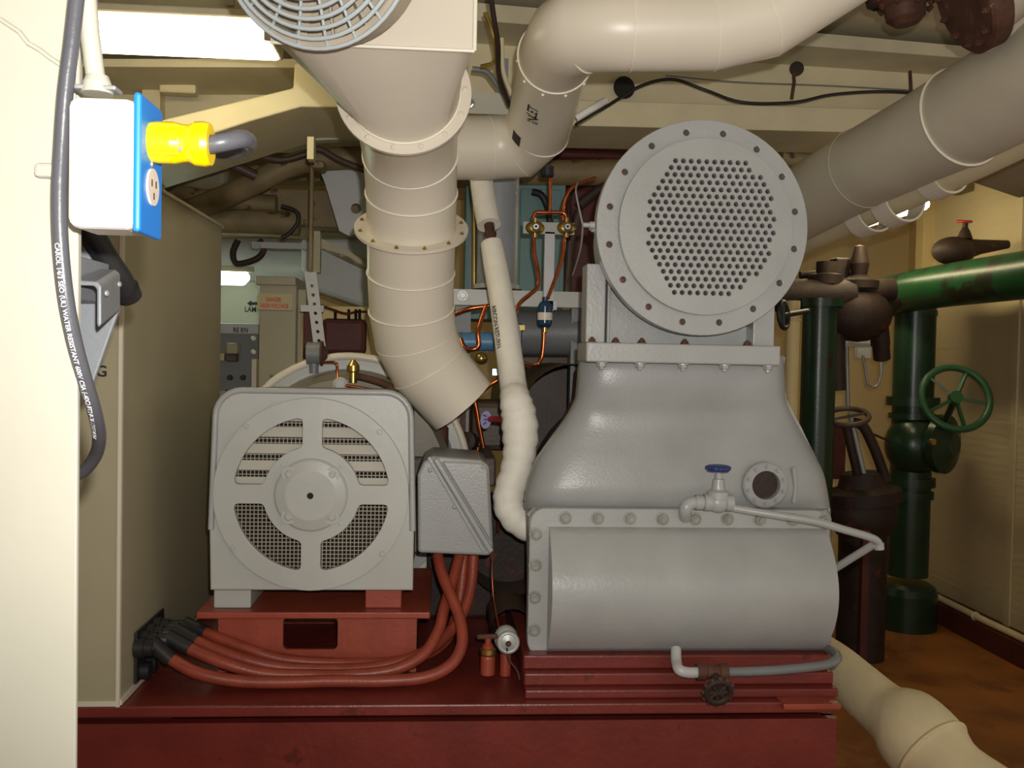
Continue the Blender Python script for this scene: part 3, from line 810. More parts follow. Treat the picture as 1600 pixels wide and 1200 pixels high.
m.build('water_box_cover', GREY, wb)
zt = P(1000, 810, FY).z
top = [P(883 + 50.6 * i, 806 + 0.9 * i, FY) for i in range(9)]
top = [Vector((p.x, FY - 0.001, zt)) for p in top]
bolts(wb, top, 0.0125, GREYB)
xlft = P(836, 900, FY).x
bolts(wb, [Vector((xlft, FY - 0.001, P(836, y, FY).z)) for y in (834, 883, 933, 984)], 0.0125, GREYB)
zb = P(1000, 1020.5, FY).z
bolts(wb, [Vector((P(x, 1018, FY).x, FY - 0.001, zb)) for x in (866, 918, 972)], 0.0075, GREY, name='nut')
# top flange bar and its nuts
tc = P(1069, 553, 2.27)
MB().box((tc.x, 2.345, tc.z), (S(313, 2.27), 0.15, S(31, 2.27))).build('top_flange', GREY, ch, bevel=0.004)
bolts(ch, [Vector((P(x, 570, 2.30).x, 2.30, tc.z - S(15.5, 2.27))) for x in (940, 1000, 1067, 1132, 1200)], 0.0115, GREY, (0, 0, -1), 'nut')
bolts(ch, [Vector((P(x, 535, 2.30).x, 2.30, tc.z + S(15.5, 2.27))) for x in (925, 962, 1003, 1070, 1168)], 0.009, RUST, (0, 0, 1), 'stud')
# suction box between bar and flange
zl = tc.z + S(15.5, 2.27)
def upright(x0, x1, ytop, Y0, Y1, nm):
    p0, p1 = P(x0, 480, Y0), P(x1, 480, Y0); ztop = P((x0 + x1) / 2, ytop, Y0).z
    return MB().box(((p0.x + p1.x) / 2, (Y0 + Y1) / 2, (zl + ztop) / 2), (p1.x - p0.x, Y1 - Y0, ztop - zl)).build(nm, GREY, ch, bevel=0.003)
upright(916, 946, 412, 2.33, 2.41, 'side_plate')
upright(1178, 1211, 412, 2.33, 2.41, 'side_plate')
upright(946, 1180, 420, 2.385, 2.41, 'back_plate')
upright(949, 954, 440, 2.35, 2.385, 'gusset')
# flange
PY = 2.26
pc2 = P(1098.5, 356, PY)
r_o = S(169, PY)
hol = []
for i in range(16):
    a = math.radians(90 - 11 + 22.5 * i)
    hol.append((S(152, PY) * math.cos(a), S(152, PY) * math.sin(a)))
MB().lathe([(r_o * 0.8, 0.0), (r_o * 0.8, 0.35), (0, 0.35)], pc2 + Vector((0, 0.03, 0)), (0, 1, 0), 48).build('suction_neck', GREY, ch)
fg = MB().plate(circ(r_o, 72), [circ(S(6.3, PY), 14, h) for h in hol], 0.034, (pc2.x, PY + 0.02, pc2.z), bevel=0.002).build('round_flange', GREY, ch)
MB().plate(circ(r_o * 0.985, 64), [], 0.004, (pc2.x, PY + 0.042, pc2.z)).build('gasket', RUSTR, ch)
# perforated disc, proud of the flange
DY = PY - 0.022
dc = P(1104, 354, DY)
rows = [(1055.8, 10), (1049.2, 11), (1042.8, 13), (1036.2, 14), (1029.8, 15), (1023.2, 16), (1016.8, 16), (1022.5, 16), (1016.2, 17), (1022.5, 16), (1015.8, 17), (1022.5, 16), (1015.8, 16), (1022, 16), (1028, 15), (1034.2, 14), (1040.5, 13), (1046.2, 11), (1052.5, 10), (1059, 8)]
holes = []
for i, (x0, n) in enumerate(rows):
    for j in range(n):
        holes.append((S(x0 + 12.55 * j - 1108, DY), S(355 - (253 + 10.9 * i), DY)))
pdsc = MB().plate(circ(S(139, DY), 72), [circ(S(4.7, DY), 8, h) for h in holes], 0.016, (dc.x, DY + 0.009, dc.z), bevel=0.001).build('perforated_disc', GREY, fg)
ti = MB()
for h in holes:
    o_ = Vector((dc.x + h[0], DY - 0.0012, dc.z + h[1]))
    ti.lathe([(S(4.6, DY), 0.002), (S(4.6, DY), 0.0), (S(5.5, DY), 0.0), (S(5.5, DY), 0.0022)], o_, (0, 1, 0), 8)
tag(ti.build('tube_rims', GREY, fg), 'raised rims round the many small holes', kind='stuff')
MB().plate(circ(S(136, DY), 48), [], 0.003, (dc.x, DY + 0.0195, dc.z)).build('dark_hole_backing', RUSTD, fg)  # dark disc painted in for the shade inside the holes
bolts(ch, [pc2 + Vector((-r_o - 0.0, 0.03, -0.005))], 0.010, GREY, (-1, 0, 0), 'side_nipple')
# sight port
sy = HY - 0.013
sp = P(1194, 757, sy)
so = MB().lathe([(S(37, sy), 0.0), (S(37, sy), 0.012), (S(34, sy), 0.016), (S(23, sy), 0.016), (S(22, sy), 0.0), (0, 0.0)], sp, (0, -1, 0), 32).build('sight_port', GREYR, ch)
MB().lathe([(S(22, sy), 0.0012), (0, 0.0012)], sp, (0, -1, 0), 28).build('port_glass', RUSTD, so)
bolts(so, [sp + Vector((S(29.5, sy) * math.cos(i * math.pi / 5 + 0.3), -0.015, S(29.5, sy) * math.sin(i * math.pi / 5 + 0.3))) for i in range(10)], 0.0055, GREYR)
MB().tube(PP([(1240, 730, HY), (1243, 760, HY), (1240, 785, HY)]), 0.006, 8).build('weld_scar', GREYR, ch)
# long shell running aft
sc = P(1062, 830, 2.85)
MB().lathe([(0.40, 0), (0.40, 1.9), (0, 1.9)], Vector((sc.x, 2.85, sc.z)), (0, 1, 0), 48).build('shell', BROWN, ch)
MB().lathe([(0.17, 0), (0.17, 1.7)], Vector((sc.x - 0.32, 2.9, sc.z + 0.33)), (0, 1, 0), 32).build('suction_pipe', BROWN, ch)

# vent valve on the water box
vv = thing('vent_valve', 'grey globe valve with blue handwheel above the water box', 'valve', P(1122, 800, 2.25))
VY = 2.25
MB().tube(PP(smooth([(1071, 808, 2.275), (1071, 796, 2.25), (1077, 787, VY), (1090, 785, VY), (1100, 785, VY)], 5)), 0.0155, 14).build('elbow', GREY, vv)
MB().lathe([(0.0185, -0.006), (0.0185, 0.012)], P(1090, 785, VY), (1, 0, 0), 8).build('elbow_collar', GREY, vv)
MB().ball(P(1122, 785, VY), 0.025, (1.15, 1, 1)).build('valve_body', GREY, vv)
MB().lathe([(0.021, -0.035), (0.021, -0.018)], P(1122, 785, VY), (1, 0, 0), 8).build('inlet_hex', GREY, vv)
MB().lathe([(0.021, 0.018), (0.021, 0.035), (0.015, 0.036)], P(1122, 785, VY), (1, 0, -0.03), 8).build('outlet_hex', GREY, vv)
MB().lathe([(0.026, 0.010), (0.026, 0.026), (0.016, 0.032), (0.013, 0.056), (0.009, 0.058), (0.009, 0.07)], P(1122, 785, VY), (0, 0, 1), 10).build('bonnet', GREY, vv)
hw = P(1122, 736, VY)
w_ = MB().lathe([(0.026, 0), (0.028, 0.004), (0.028, 0.011), (0.024, 0.014), (0.008, 0.012), (0, 0.012)], hw, (0, 0, 1), 24).lathe([(0.026, 0), (0, 0)], hw, (0, 0, -1), 24).build('handwheel', BLUEW, vv)
for i in range(14):
    a = 2 * math.pi * i / 14
    MB().ball(hw + Vector((0.027 * math.cos(a), 0.027 * math.sin(a), 0.008)), 0.0045, n=6, m=4).build('knurl', BLUEW, w_)
MB().tube(PP(smooth([(1142, 793, VY), (1170, 798, 2.24), (1220, 806, 2.22), (1275, 815, 2.20), (1320, 828, 2.19), (1355, 838, 2.19), (1370, 845, 2.195), (1374, 854, 2.2)], 5)), 0.0095, 12).build('vent_tube', GREY, vv)
MB().lathe([(0.012, 0), (0.012, 0.016), (0, 0.016)], P(1373, 848, 2.2), (0.1, 0, -1), 12).build('tube_end', GREY, vv)
MB().tube(PP([(1366, 850, 2.2), (1302, 890, 2.3)]), 0.0095, 10).build('support_strut', GREY, vv)

# drain line under the water box
dv = thing('drain_line', 'grimy drain pipe and rusty handwheel valve below the water box', 'drain valve', P(1122, 1105, 2.12))
DYY = 2.15
MB().tube(PP(smooth([(1056, 1014, 2.21), (1057, 1035, 2.18), (1062, 1047, DYY), (1078, 1051, DYY), (1095, 1050, DYY)], 5)), 0.0125, 12).build('elbow', LGREY, dv)
MB().lathe([(0.020, 0), (0.020, 0.02), (0.016, 0.024), (0.016, 0.05), (0.021, 0.054), (0.021, 0.072), (0, 0.072)], P(1088, 1050, DYY), (1, 0, -0.02), 8).build('valve_body', RUST, dv)
MB().tube(PP(smooth([(1138, 1050, DYY), (1200, 1048, DYY), (1260, 1043, DYY), (1293, 1038, DYY), (1308, 1029, 2.17), (1303, 1019, 2.22), (1284, 1010, 2.30)], 5)), 0.0108, 12).build('drain_pipe', DGREY, dv)
MB().tube(PP([(1116, 1052, DYY), (1120, 1068, 2.12), (1122, 1080, 2.10)]), 0.012, 10).build('stem', RUSTD, dv)
hc2 = P(1122, 1081, 2.085)
wh = MB().torus(hc2, (0.05, -1, -0.35), 0.028, 0.008, 28, 8).build('handwheel', RUSTD, dv)
for i in range(4):
    a = math.pi * i / 4
    _, u_, v_ = frame((0.05, -1, -0.35))
    dd = u_ * math.cos(a) + v_ * math.sin(a)
    MB().bar(hc2 - dd * 0.027, hc2 + dd * 0.027, 0.006, 0.006).build('spoke', RUSTD, wh)
for i in range(12):
    a = 2 * math.pi * i / 12
    dd = u_ * math.cos(a) + v_ * math.sin(a)
    MB().ball(hc2 + dd * 0.034, 0.006, n=6, m=4).build('knurl', RUST, wh)

# small isolating valves between motor and chiller
iv = thing('cock_valve', 'small red-brown tee cock between the cables and the water box', 'valve', P(762, 1045, 2.3))
b = P(762, 1040, 2.3)
MB().lathe([(0.018, -0.02), (0.018, 0.02), (0.014, 0.03), (0.014, 0.05), (0.008, 0.055), (0.008, 0.068), (0, 0.068)], b, (0, 0, 1), 12).build('body', REDO, iv)
MB().lathe([(0.017, 0.025), (0.02, 0.03), (0.02, 0.042), (0.012, 0.045)], b, (0, 0, 1), 8).build('packing_nut', BRASS, iv)
MB().bar(P(745, 995, 2.3), P(778, 994, 2.3), 0.012, 0.012).build('tee_handle', RUST, iv, bevel=0.004)
iw = thing('stop_valve', 'small angle valve with pale round handwheel facing the viewer', 'valve', P(794, 1042, 2.3))
b = P(794, 1004, 2.27)
w_ = MB().torus(b, (0, -1, 0.1), 0.022, 0.006, 28, 8).lathe([(0.022, 0.004), (0.006, 0.008), (0, 0.010)], b, (0, -1, 0.1), 20).build('handwheel', GALV, iw)
MB().ball(b + Vector((0, -0.010, 0)), 0.007).build('hub_nut', RUST, w_)
MB().tube([b, b + Vector((0, 0.06, -0.005))], 0.01).build('stem', GREYF, iw)
MB().ball(b + Vector((0, 0.075, -0.012)), 0.03, (1, 1, 1.1)).build('body', GREYF, iw)
MB().tube([b + Vector((0, 0.075, -0.02)), Vector((b.x, b.y + 0.075, BT + 0.002))], 0.014).build('riser', REDO, iw)
MB().tube(PP(smooth([(792, 1012, 2.262), (795, 1030, 2.27), (808, 1048, 2.27), (812, 1062, 2.26)], 4)), 0.0028, 6).build('lead_seal_wire', RUST, iw)

# ================================================================== ventilation ducts
du = thing('ventilation_duct', 'cream painted sheet-metal duct with flanges and angled outlet above the motor', 'duct', P(700, 660, 2.8))
dr = 0.112
path = [(632, 152, 2.04), (636, 188, 2.20), (641, 240, 2.32), (643, 300, 2.40), (643, 357, 2.455), (642, 425, 2.515), (643, 482, 2.565), (650, 528, 2.60), (669, 572, 2.63), (722, 633, 2.645)]
dp = PP(path)
for i in range(len(dp) - 1):
    a, b = dp[i], dp[i + 1]
# one continuous skin with sharp gores
MB().tube(dp, [0.118, 0.114, dr, dr, dr, dr, dr, dr, dr * 0.95, dr * 0.89], 40, caps=False).build('duct_skin', CREAM, du)
MB().tube([dp[-1] - (dp[-1] - dp[-2]) * 0.05, dp[-1]], [dr * 0.85, dr * 0.85], 40, caps=False).build('outlet_liner', BROWN, du)
def seam(i, pts, r, parent, th=0.0028, mt=None):
    t = ((pts[i] - pts[i - 1]).normalized() + (pts[i + 1] - pts[i]).normalized()).normalized()
    return MB().torus(pts[i], t, r * 1.012, th, 44, 6).build('seam_bead', mt or BEAD, parent)
for i in (2, 3, 5, 6, 7, 8):
    seam(i, dp, dr * (0.985 if i == 7 else 0.95 if i == 8 else 1), du, 0.0024 if i < 7 else 0.0016)
t = (dp[5] - dp[3]).normalized()
MB().lathe([(dr, -0.004), (S(88, 2.455), -0.004), (S(88, 2.455), 0.004), (dr, 0.004)], dp[4], t, 48).build('mid_flange', CREAM, du)
_, u_, v_ = frame(t)
fl_b = [dp[4] - t * 0.004 + (u_ * math.cos(a) + v_ * math.sin(a)) * S(80, 2.455) for a in [2 * math.pi * (i + 0.5) / 12 for i in range(12)]]
bolts(du, fl_b, 0.0042, BRASS, -t, 'flange_screw')
# upper flange at the hood mouth
n0 = Vector((0.0, -0.97, 0.24)).normalized()
f0 = P(631, 146, 2.03)
fr = S(104, 2.03)
MB().lathe([(0.116, 0.0), (fr, 0.0), (fr, 0.008), (0.116, 0.008)], f0, n0, 56).build('upper_flange', CREAM, du)
_, u_, v_ = frame(n0)
bolts(du, [f0 + n0 * 0.008 + (u_ * math.cos(a) + v_ * math.sin(a)) * S(94.5, 2.03) for a in [2 * math.pi * (i + 0.18) / 14 for i in range(14)]], 0.0058, CREAM, n0, 'rivet', 'round')
MB().tube([dp[1].lerp(dp[2], 0.2) + Vector((-0.01, -dr, 0)) * 0.98, dp[3] + Vector((-0.005, -dr, 0.035)) * 0.99], 0.001, 6).build('lap_seam', OVER, du)

# hood: rectangle to round, with plenum face and fan guard
hd = thing('fan_hood', 'cream sheet-metal hood tapering from fan plenum into the round duct', 'hood', P(600, 215, 1.85))
N = 48
circ_pts = [f0 + n0 * 0.008 + (Vector((1, 0, 0)) * math.cos(a) + n0.cross(Vector((1, 0, 0))) * math.sin(a)) * 0.117 for a in [2 * math.pi * i / N for i in range(N)]]
x0, x1 = P(424, 80, 1.74).x, P(741, 80, 1.74).x
zlo = P(640, 79, 1.74).z; zhi = 2.56
rc = Vector(((x0 + x1) / 2, 1.74, (zlo + zhi) / 2))
rect = []
for p in circ_pts:
    d_ = Vector((p.x - f0.x, 0, p.z - f0.z))
    ang = math.atan2(d_.z, d_.x)
    c_, s_ = math.cos(ang), math.sin(ang)
    k_ = 1 / max(abs(c_), abs(s_))
    rect.append(Vector((rc.x + (x1 - x0) / 2 * c_ * k_, 1.74, rc.z + (zhi - zlo) / 2 * s_ * k_)))
MB().add(circ_pts + rect, [(i, (i + 1) % N, N + (i + 1) % N, N + i) for i in range(N)], True).build('transition', CREAM, hd)
MB().torus(f0 + n0 * 0.01, n0, 0.118, 0.003, 48, 6).build('collar_bead', BEAD, hd)
MB().box((rc.x, 1.735, rc.z), (x1 - x0, 0.012, zhi - zlo)).build('plenum_face', CREAM, hd, bevel=0.002)
MB().tube([Vector((x0, 1.727, zlo)), Vector((x1, 1.727, zlo))], 0.0035, 8).build('seam_bead', BEAD, hd)
MB().tube([Vector((x1, 1.727, zlo)), Vector((x1, 1.727, zhi))], 0.004, 8).build('corner_bead', BEAD, hd)
gd = thing('fan_guard', 'pale grey round wire fan guard at the top of the hood', 'fan guard', P(500, 60, 1.6))
gcn = P(490, -106, 1.60)
gax = Vector((-0.42, -1.0, -0.30)).normalized()
gr = S(168, 1.6)
nr = 11
for i in range(nr):
    rr_ = gr * (1 - i * 0.085)
    dome = 0.055 * (1 - (rr_ / gr) ** 2) ** 0.8
    MB().torus(gcn + gax * dome, gax, rr_, 0.004, 56, 7).build('guard_ring', GUARD, gd)
_, u_, v_ = frame(gax)
for j in range(20):
    a = 2 * math.pi * j / 20
    pts = []
    for i in range(9):
        q = 0.16 + 0.84 * i / 8
        pts.append(gcn + gax * (0.055 * (1 - q * q) ** 0.8 - 0.004) + (u_ * math.cos(a + 0.35 * (1 - q)) + v_ * math.sin(a + 0.35 * (1 - q))) * gr * q)
    MB().tube(pts, 0.003, 6).build('guard_spoke', GUARD, gd)
MB().lathe([(gr * 0.93, -0.06), (gr * 0.93, 0.0), (gr * 0.98, 0.0), (gr * 0.98, -0.06)], gcn, gax, 56).build('shroud_ring', GUARDS, gd)
MB().lathe([(gr * 0.93, -0.05), (0, -0.05)], gcn, gax, 48).build('back_disc', GUARDS, gd)
for j in range(16):
    a = 2 * math.pi * j / 16
    d_ = u_ * math.cos(a) + v_ * math.sin(a)
    MB().bar(gcn - gax * 0.03 + d_ * gr * 0.25, gcn - gax * 0.03 + d_ * gr * 0.93, 0.02, 0.003).build('fan_blade', GUARDS, gd)

# second duct crossing to the right
d2 = thing('overhead_duct', 'cream round duct climbing from behind the first and running right overhead', 'duct', P(845, 270, 2.7))
r2 = 0.090
p2 = PP([(640, 232, 2.74), (765, 231, 2.80), (812, 228, 2.80), (842, 200, 2.73), (856, 138, 2.50), (868, 88, 2.33), (886, 58, 2.18), (915, 46, 2.10), (985, 45, 2.09), (1112, 44, 2.08), (1196, 24, 2.06), (1330, -62, 2.02)])
MB().tube(p2, r2, 40).build('duct_skin', CREAM, d2)
for i in (1, 2, 3, 5, 7, 8, 9, 10):
    seam(i, p2, r2 if i != 5 else r2 * 1.01, d2, 0.0024 if i in (3, 5, 7) else 0.0012)
t = (p2[5] - p2[3]).normalized()
side = Vector((-0.10, -1.0, 0))
tube_lettering('INLET', 0.042, [p2[3].lerp(p2[4], 0.85), p2[4], p2[5]], r2 * 1.012, 0.0, side, PRINTK, d2, xs=0.85)
nn_ = (Vector((-0.22, -0.97, 0)) - t * Vector((-0.22, -0.97, 0)).dot(t)).normalized()
vq = []
for al in (0.06, 0.36):
    for dg_ in (-10, -5, 0, 5, 10):
        Rr = Matrix.Rotation(math.radians(dg_), 3, t)
        vq.append(p2[3].lerp(p2[4], al) + (Rr @ nn_) * r2 * 1.012)
MB().add(vq, [(k, k + 1, k + 6, k + 5) for k in range(4)], True).build('stencil_mark', PRINTK, d2)
_, u_, v_ = frame(t)
bolts(d2, [p2[5] - t * 0.03 + (u_ * math.cos(a) + v_ * math.sin(a)) * r2 for a in [2 * math.pi * i / 10 for i in range(10)]], 0.004, BEAD, (0, -1, 0), 'rivet', 'round')

# ================================================================== lagged pipes and valves at upper right
bp = thing('lagged_main_pipe', 'thick tan-grey lagged pipe slanting down from the upper right', 'pipe', P(1400, 280, 2.8))
bpp = PP([(1150, 378, 3.75), (1255, 316, 3.25), (1350, 262, 2.93), (1440, 216, 2.68), (1505, 182, 2.52), (1600, 128, 2.32), (1720, 60, 2.1)])
MB().tube(bpp, [0.125, 0.125, 0.125, 0.128, 0.134, 0.136, 0.136], 36).build('lagging', PIPEG, bp)
for i in (2, 4):
    seam(i, bpp, 0.127 if i < 4 else 0.135, bp, 0.004 if i == 4 else 0.0015, PIPEG if i == 2 else BEAD)
tv = thing('tee_branch', 'grey-tan branch pipe with dark rusty flange in the top right corner', 'pipe tee', P(1560, 130, 2.35))
a, b = P(1585, 100, 2.32), P(1596, -40, 2.2)
MB().tube([a, P(1592, 40, 2.26), b], [0.085, 0.080, 0.080], 28).build('branch', PIPEG, tv)
fa = Vector((-0.85, 0.12, -0.42)).normalized()
fc_ = P(1521, -2, 2.20)
MB().lathe([(0, 0.028), (0.118, 0.028), (0.124, 0.022), (0.124, -0.022), (0.118, -0.026), (0, -0.026)], fc_, fa, 40).build('blank_flange', RUST, tv)
_, u_, v_ = frame(fa)
bolts(tv, [fc_ + fa * 0.028 + (u_ * math.cos(x) + v_ * math.sin(x)) * 0.1 for x in [2 * math.pi * i / 12 for i in range(12)]], 0.009, RUST, fa)
MB().tube([fc_ - fa * 0.02, fc_ - fa * 0.11], [0.105, 0.085], 28).build('branch_collar', PIPEG, tv)
rv = thing('rusty_valve_bonnet', 'rusty flaking valve bonnet hanging at the top right', 'valve', P(1415, 40, 2.4))
b = P(1415, 24, 2.40)
MB().lathe([(0, -0.026), (0.03, -0.024), (0.048, -0.008), (0.052, 0.02), (0.062, 0.03), (0.066, 0.05), (0.06, 0.2), (0, 0.2)], b, (-0.15, 0, 1), 20).build('bonnet', RUST, rv)
MB().lathe([(0.03, 0), (0.042, 0.01), (0.042, 0.05), (0.03, 0.06), (0, 0.06)], P(1382, 10, 2.42), (-0.3, 0, 1), 12).build('gland', RUSTD, rv)
bolts(rv, [b + Vector((0.062 * math.cos(x), 0.062 * math.sin(x), 0.024)) for x in [2 * math.pi * i / 8 for i in range(8)]], 0.008, RUST, (0, 0, -1), 'nut')
lp = thing('lagged_lower_pipe', 'thinner cream lagged pipe with curved saddles below the thick slanting pipe', 'pipe', P(1400, 345, 2.9))
lpp = PP([(1150, 440, 3.9), (1262, 372, 3.42), (1350, 332, 3.1), (1440, 292, 2.85), (1530, 250, 2.62), (1640, 196, 2.4)])
MB().tube(lpp, 0.05, 24).build('lagging', CREAMB, lp)
for (x, y, Y, w) in ((1357, 331, 3.08, 0.078), (1402, 313, 2.95, 0.08), (1470, 270, 2.78, 0.075)):
    c_ = P(x, y, Y)
    ta = (lpp[3] - lpp[2]).normalized()
    up_ = (Vector((0, 0, 1)) - ta * ta.z).normalized(); sd_ = ta.cross(up_)
    m_ = MB()
    vv_ = []
    for i in range(17):
        a = math.pi + math.pi * i / 16
        for dd, rr_ in ((-0.035, w), (0.035, w), (0.035, w - 0.007), (-0.035, w - 0.007)):
            vv_.append(c_ + ta * dd + (sd_ * math.cos(a) + up_ * math.sin(a)) * rr_)
    m_.add(vv_, [(i * 4 + j, i * 4 + (j + 1) % 4, (i + 1) * 4 + (j + 1) % 4, (i + 1) * 4 + j) for i in range(16) for j in range(4)])
    m_.build('saddle', CREAM, lp)
tr = thing('cable_tray', 'flat pale panel underside at the right edge below the lagged pipes', 'panel', P(1570, 300, 3.3))
MB().prism(PP([(1518, 284, 3.5), (1640, 236, 2.9), (1700, 280, 2.9), (1592, 309, 3.5)]), (0, 0, 0.03)).build('panel', OVER, tr)

# ================================================================== right background
gp = thing('green_sea_pipe', 'thick dark green pipe running in from the right and dropping to the deck', 'pipe', P(1422, 958, 5.3))
gpp = PP([(1392, 462, 5.35), (1440, 452, 5.05), (1500, 443, 4.7), (1600, 430, 4.25), (1760, 404, 3.7)])
MB().tube(gpp, 0.112, 28).build('horizontal_run', GREEN, gp)
gx_ = P(1427, 600, 5.3)
MB().cyl((gx_.x, 5.3, 0.3), (gx_.x, 5.3, P(1427, 470, 5.3).z), 0.112, n=28).build('riser', GREEND, gp)
MB().ball((gx_.x, 5.3, P(1427, 455, 5.3).z), 0.125).build('elbow', GREEND, gp)
for y, hh_, rr_ in ((627, 0.05, 0.145), (650, 0.03, 0.13), (752, 0.05, 0.135), (772, 0.04, 0.128), (490, 0.03, 0.118)):
    z = P(1427, y, 5.3).z
    MB().lathe([(0.1, 0), (rr_, 0), (rr_, hh_), (0.1, hh_)], (gx_.x, 5.3, z - hh_ / 2), (0, 0, 1), 28).build('flange', GREEND, gp)
MB().lathe([(0.165, 0), (0.165, 0.2), (0.15, 0.24), (0.12, 0.26), (0, 0.26)], (gx_.x, 5.3, 0.0), (0, 0, 1), 28).build('base_drum', GREEND, gp)
# gate valve body on that riser
va = Vector((0.55, -0.80, 0.12)).normalized()
vz = P(1425, 695, 5.3)
gv = thing('gate_valve', 'dark green gate valve with large spoked handwheel on the riser', 'valve', Vector((gx_.x, 5.25, vz.z - 0.2)))
MB().ball((gx_.x, 5.27, vz.z), 0.17, (0.95, 0.9, 1.05), 24, 14).build('valve_body', GREEND, gv)
vb = Vector((gx_.x, 5.27, vz.z))
MB().lathe([(0.13, 0.1), (0.165, 0.13), (0.165, 0.17), (0.11, 0.19), (0.06, 0.22), (0, 0.22)], vb + Vector((0.02, 0, 0.02)), Vector((0.55, -0.8, 0.0)), 28).build('bonnet', GREEND, gv)
MB().lathe([(0.018, 0), (0.018, 0.02), (0, 0.02)], P(1455, 690, 4.95), (0.3, -1, 0), 8).build('brass_plug', BRASS, gv)
hwc = P(1493, 622, 4.85)
hax = Vector((-0.15, -0.92, 0.37)).normalized()
MB().tube([vb + Vector((0.08, -0.12, 0.06)), hwc], 0.018, 10).build('stem', GREEND, gv)
hwl = MB().torus(hwc, hax, 0.172, 0.019, 44, 10).build('handwheel', GREENW, gv)
_, u_, v_ = frame(hax)
for i in range(5):
    a = 2 * math.pi * i / 5 + 0.5
    MB().bar(hwc, hwc + (u_ * math.cos(a) + v_ * math.sin(a)) * 0.17, 0.022, 0.012).build('spoke', GREENW, hwl)
MB().lathe([(0.035, -0.02), (0.035, 0.02), (0, 0.02)], hwc, hax, 12).build('hub', GREENW, hwl)

p_ = thing('green_riser', 'narrower dark green pipe standing beside the cream pole', 'pipe', P(1278, 800, 4.6))
q = P(1278, 600, 4.6)
MB().cyl((q.x, 4.6, 0), (q.x, 4.6, P(1278, 470, 4.6).z), 0.083, n=24).build('pipe_run', GREEND, p_)
MB().lathe([(0.11, 0), (0.11, 0.04), (0.08, 0.04)], (q.x, 4.6, P(1278, 480, 4.6).z), (0, 0, 1), 20).build('flange', GREEND, p_)
p_ = thing('cream_pole', 'cream painted vertical pole right behind the chiller', 'pole', P(1236, 700, 4.2))
q = P(1236, 600, 4.2)
MB().cyl((q.x, 4.2, 0), (q.x, 4.2, P(1236, 470, 4.2).z), 0.031, n=18).build('pole', YELW, p_)
MB().torus((q.x, 4.2, P(1236, 500, 4.2).z), (0, 0, 1), 0.033, 0.006, 20, 6).build('collar', YELW, p_)
# chain-like black loop by the pole
lw = thing('small_black_handwheel', 'small black handwheel above the cream pole', 'handwheel', P(1225, 520, 3.9))
w_ = MB().torus(P(1224, 492, 3.9), (0.75, -0.6, 0.1), 0.055, 0.011, 28, 8).build('rim', BLACK, lw)
MB().bar(P(1224, 472, 3.9), P(1224, 512, 3.9), 0.012, 0.012).build('spoke', BLACK, w_)
MB().tube(PP([(1224, 492, 3.9), (1262, 486, 4.2)]), 0.012, 8).build('stem', BLACK, lw)
# rusty manifold
mf = thing('rusty_manifold', 'dark rusty manifold and valves between the green pipes', 'manifold', P(1340, 500, 4.9))
MB().tube(PP([(1240, 462, 4.9), (1320, 458, 4.9), (1395, 452, 4.9)]), 0.06, 18).build('header', RUSTD, mf)
MB().lathe([(0.085, -0.2), (0.085, 0.2), (0, 0.2)], P(1272, 462, 4.88), (1, 0, 0.02), 18).build('flange_pair', RUSTD, mf)
MB().pbox(1305, 402, 1330, 446, 4.95, 5.05).build('actuator', RUSTD, mf, bevel=0.01)
MB().tube(PP([(1250, 430, 5.0), (1300, 426, 5.0), (1335, 430, 5.0)]), 0.02, 10).build('cross_line', RUSTD, mf)
MB().tube(PP([(1395, 470, 5.0), (1372, 500, 4.95), (1376, 540, 4.95)]), 0.05, 12).build('bent_pipe', RUSTD, mf)
MB().ball(P(1340, 492, 4.9), 0.15, (1.2, 0.9, 0.95)).build('valve_body', RUSTD, mf)
MB().lathe([(0.1, -0.02), (0.1, 0.02), (0.04, 0.05), (0.05, 0.11), (0.03, 0.2), (0, 0.21)], P(1342, 445, 4.9), (0, 0, 1), 18).build('bonnet', RUSTD, mf)
MB().lathe([(0.09, 0), (0.09, 0.05), (0.05, 0.06), (0.05, 0.12), (0, 0.12)], P(1290, 445, 4.9), (0, 0, 1), 16).build('bonnet', RUSTD, mf)
MB().tube(PP([(1372, 450, 4.9), (1375, 520, 4.9), (1378, 560, 4.95)]), 0.045, 14).build('drop_leg', RUSTD, mf)
MB().tube(PP([(1310, 480, 4.9), (1308, 560, 4.9), (1310, 610, 4.9)]), 0.04, 14).build('drop_leg', RUSTD, mf)
for k, (x0_, y0_, x1_, y1_, r_) in enumerate(((1323, 530, 1325, 640, 0.012), (1348, 555, 1356, 600, 0.008), (1376, 560, 1377, 585, 0.01))):
    MB().tube(PP(smooth([(x0_, y0_, 5.2), ((x0_ + x1_) / 2, (y0_ + y1_) / 2, 5.2), (x1_, y1_, 5.2)], 4)), r_, 8).build('small_line', GALV, mf)
MB().tube(PP(smooth([(1355, 600, 5.2), (1366, 605, 5.2), (1374, 596, 5.2), (1378, 570, 5.2)], 5)), 0.007, 8).build('small_line', GALV, mf)
MB().pbox(1302, 536, 1362, 542, 5.1, 5.2).build('bracket', LGREY, mf)
MB().pbox(1340, 520, 1362, 560, 5.3, 5.34).build('gauge_board', LGREY, mf)
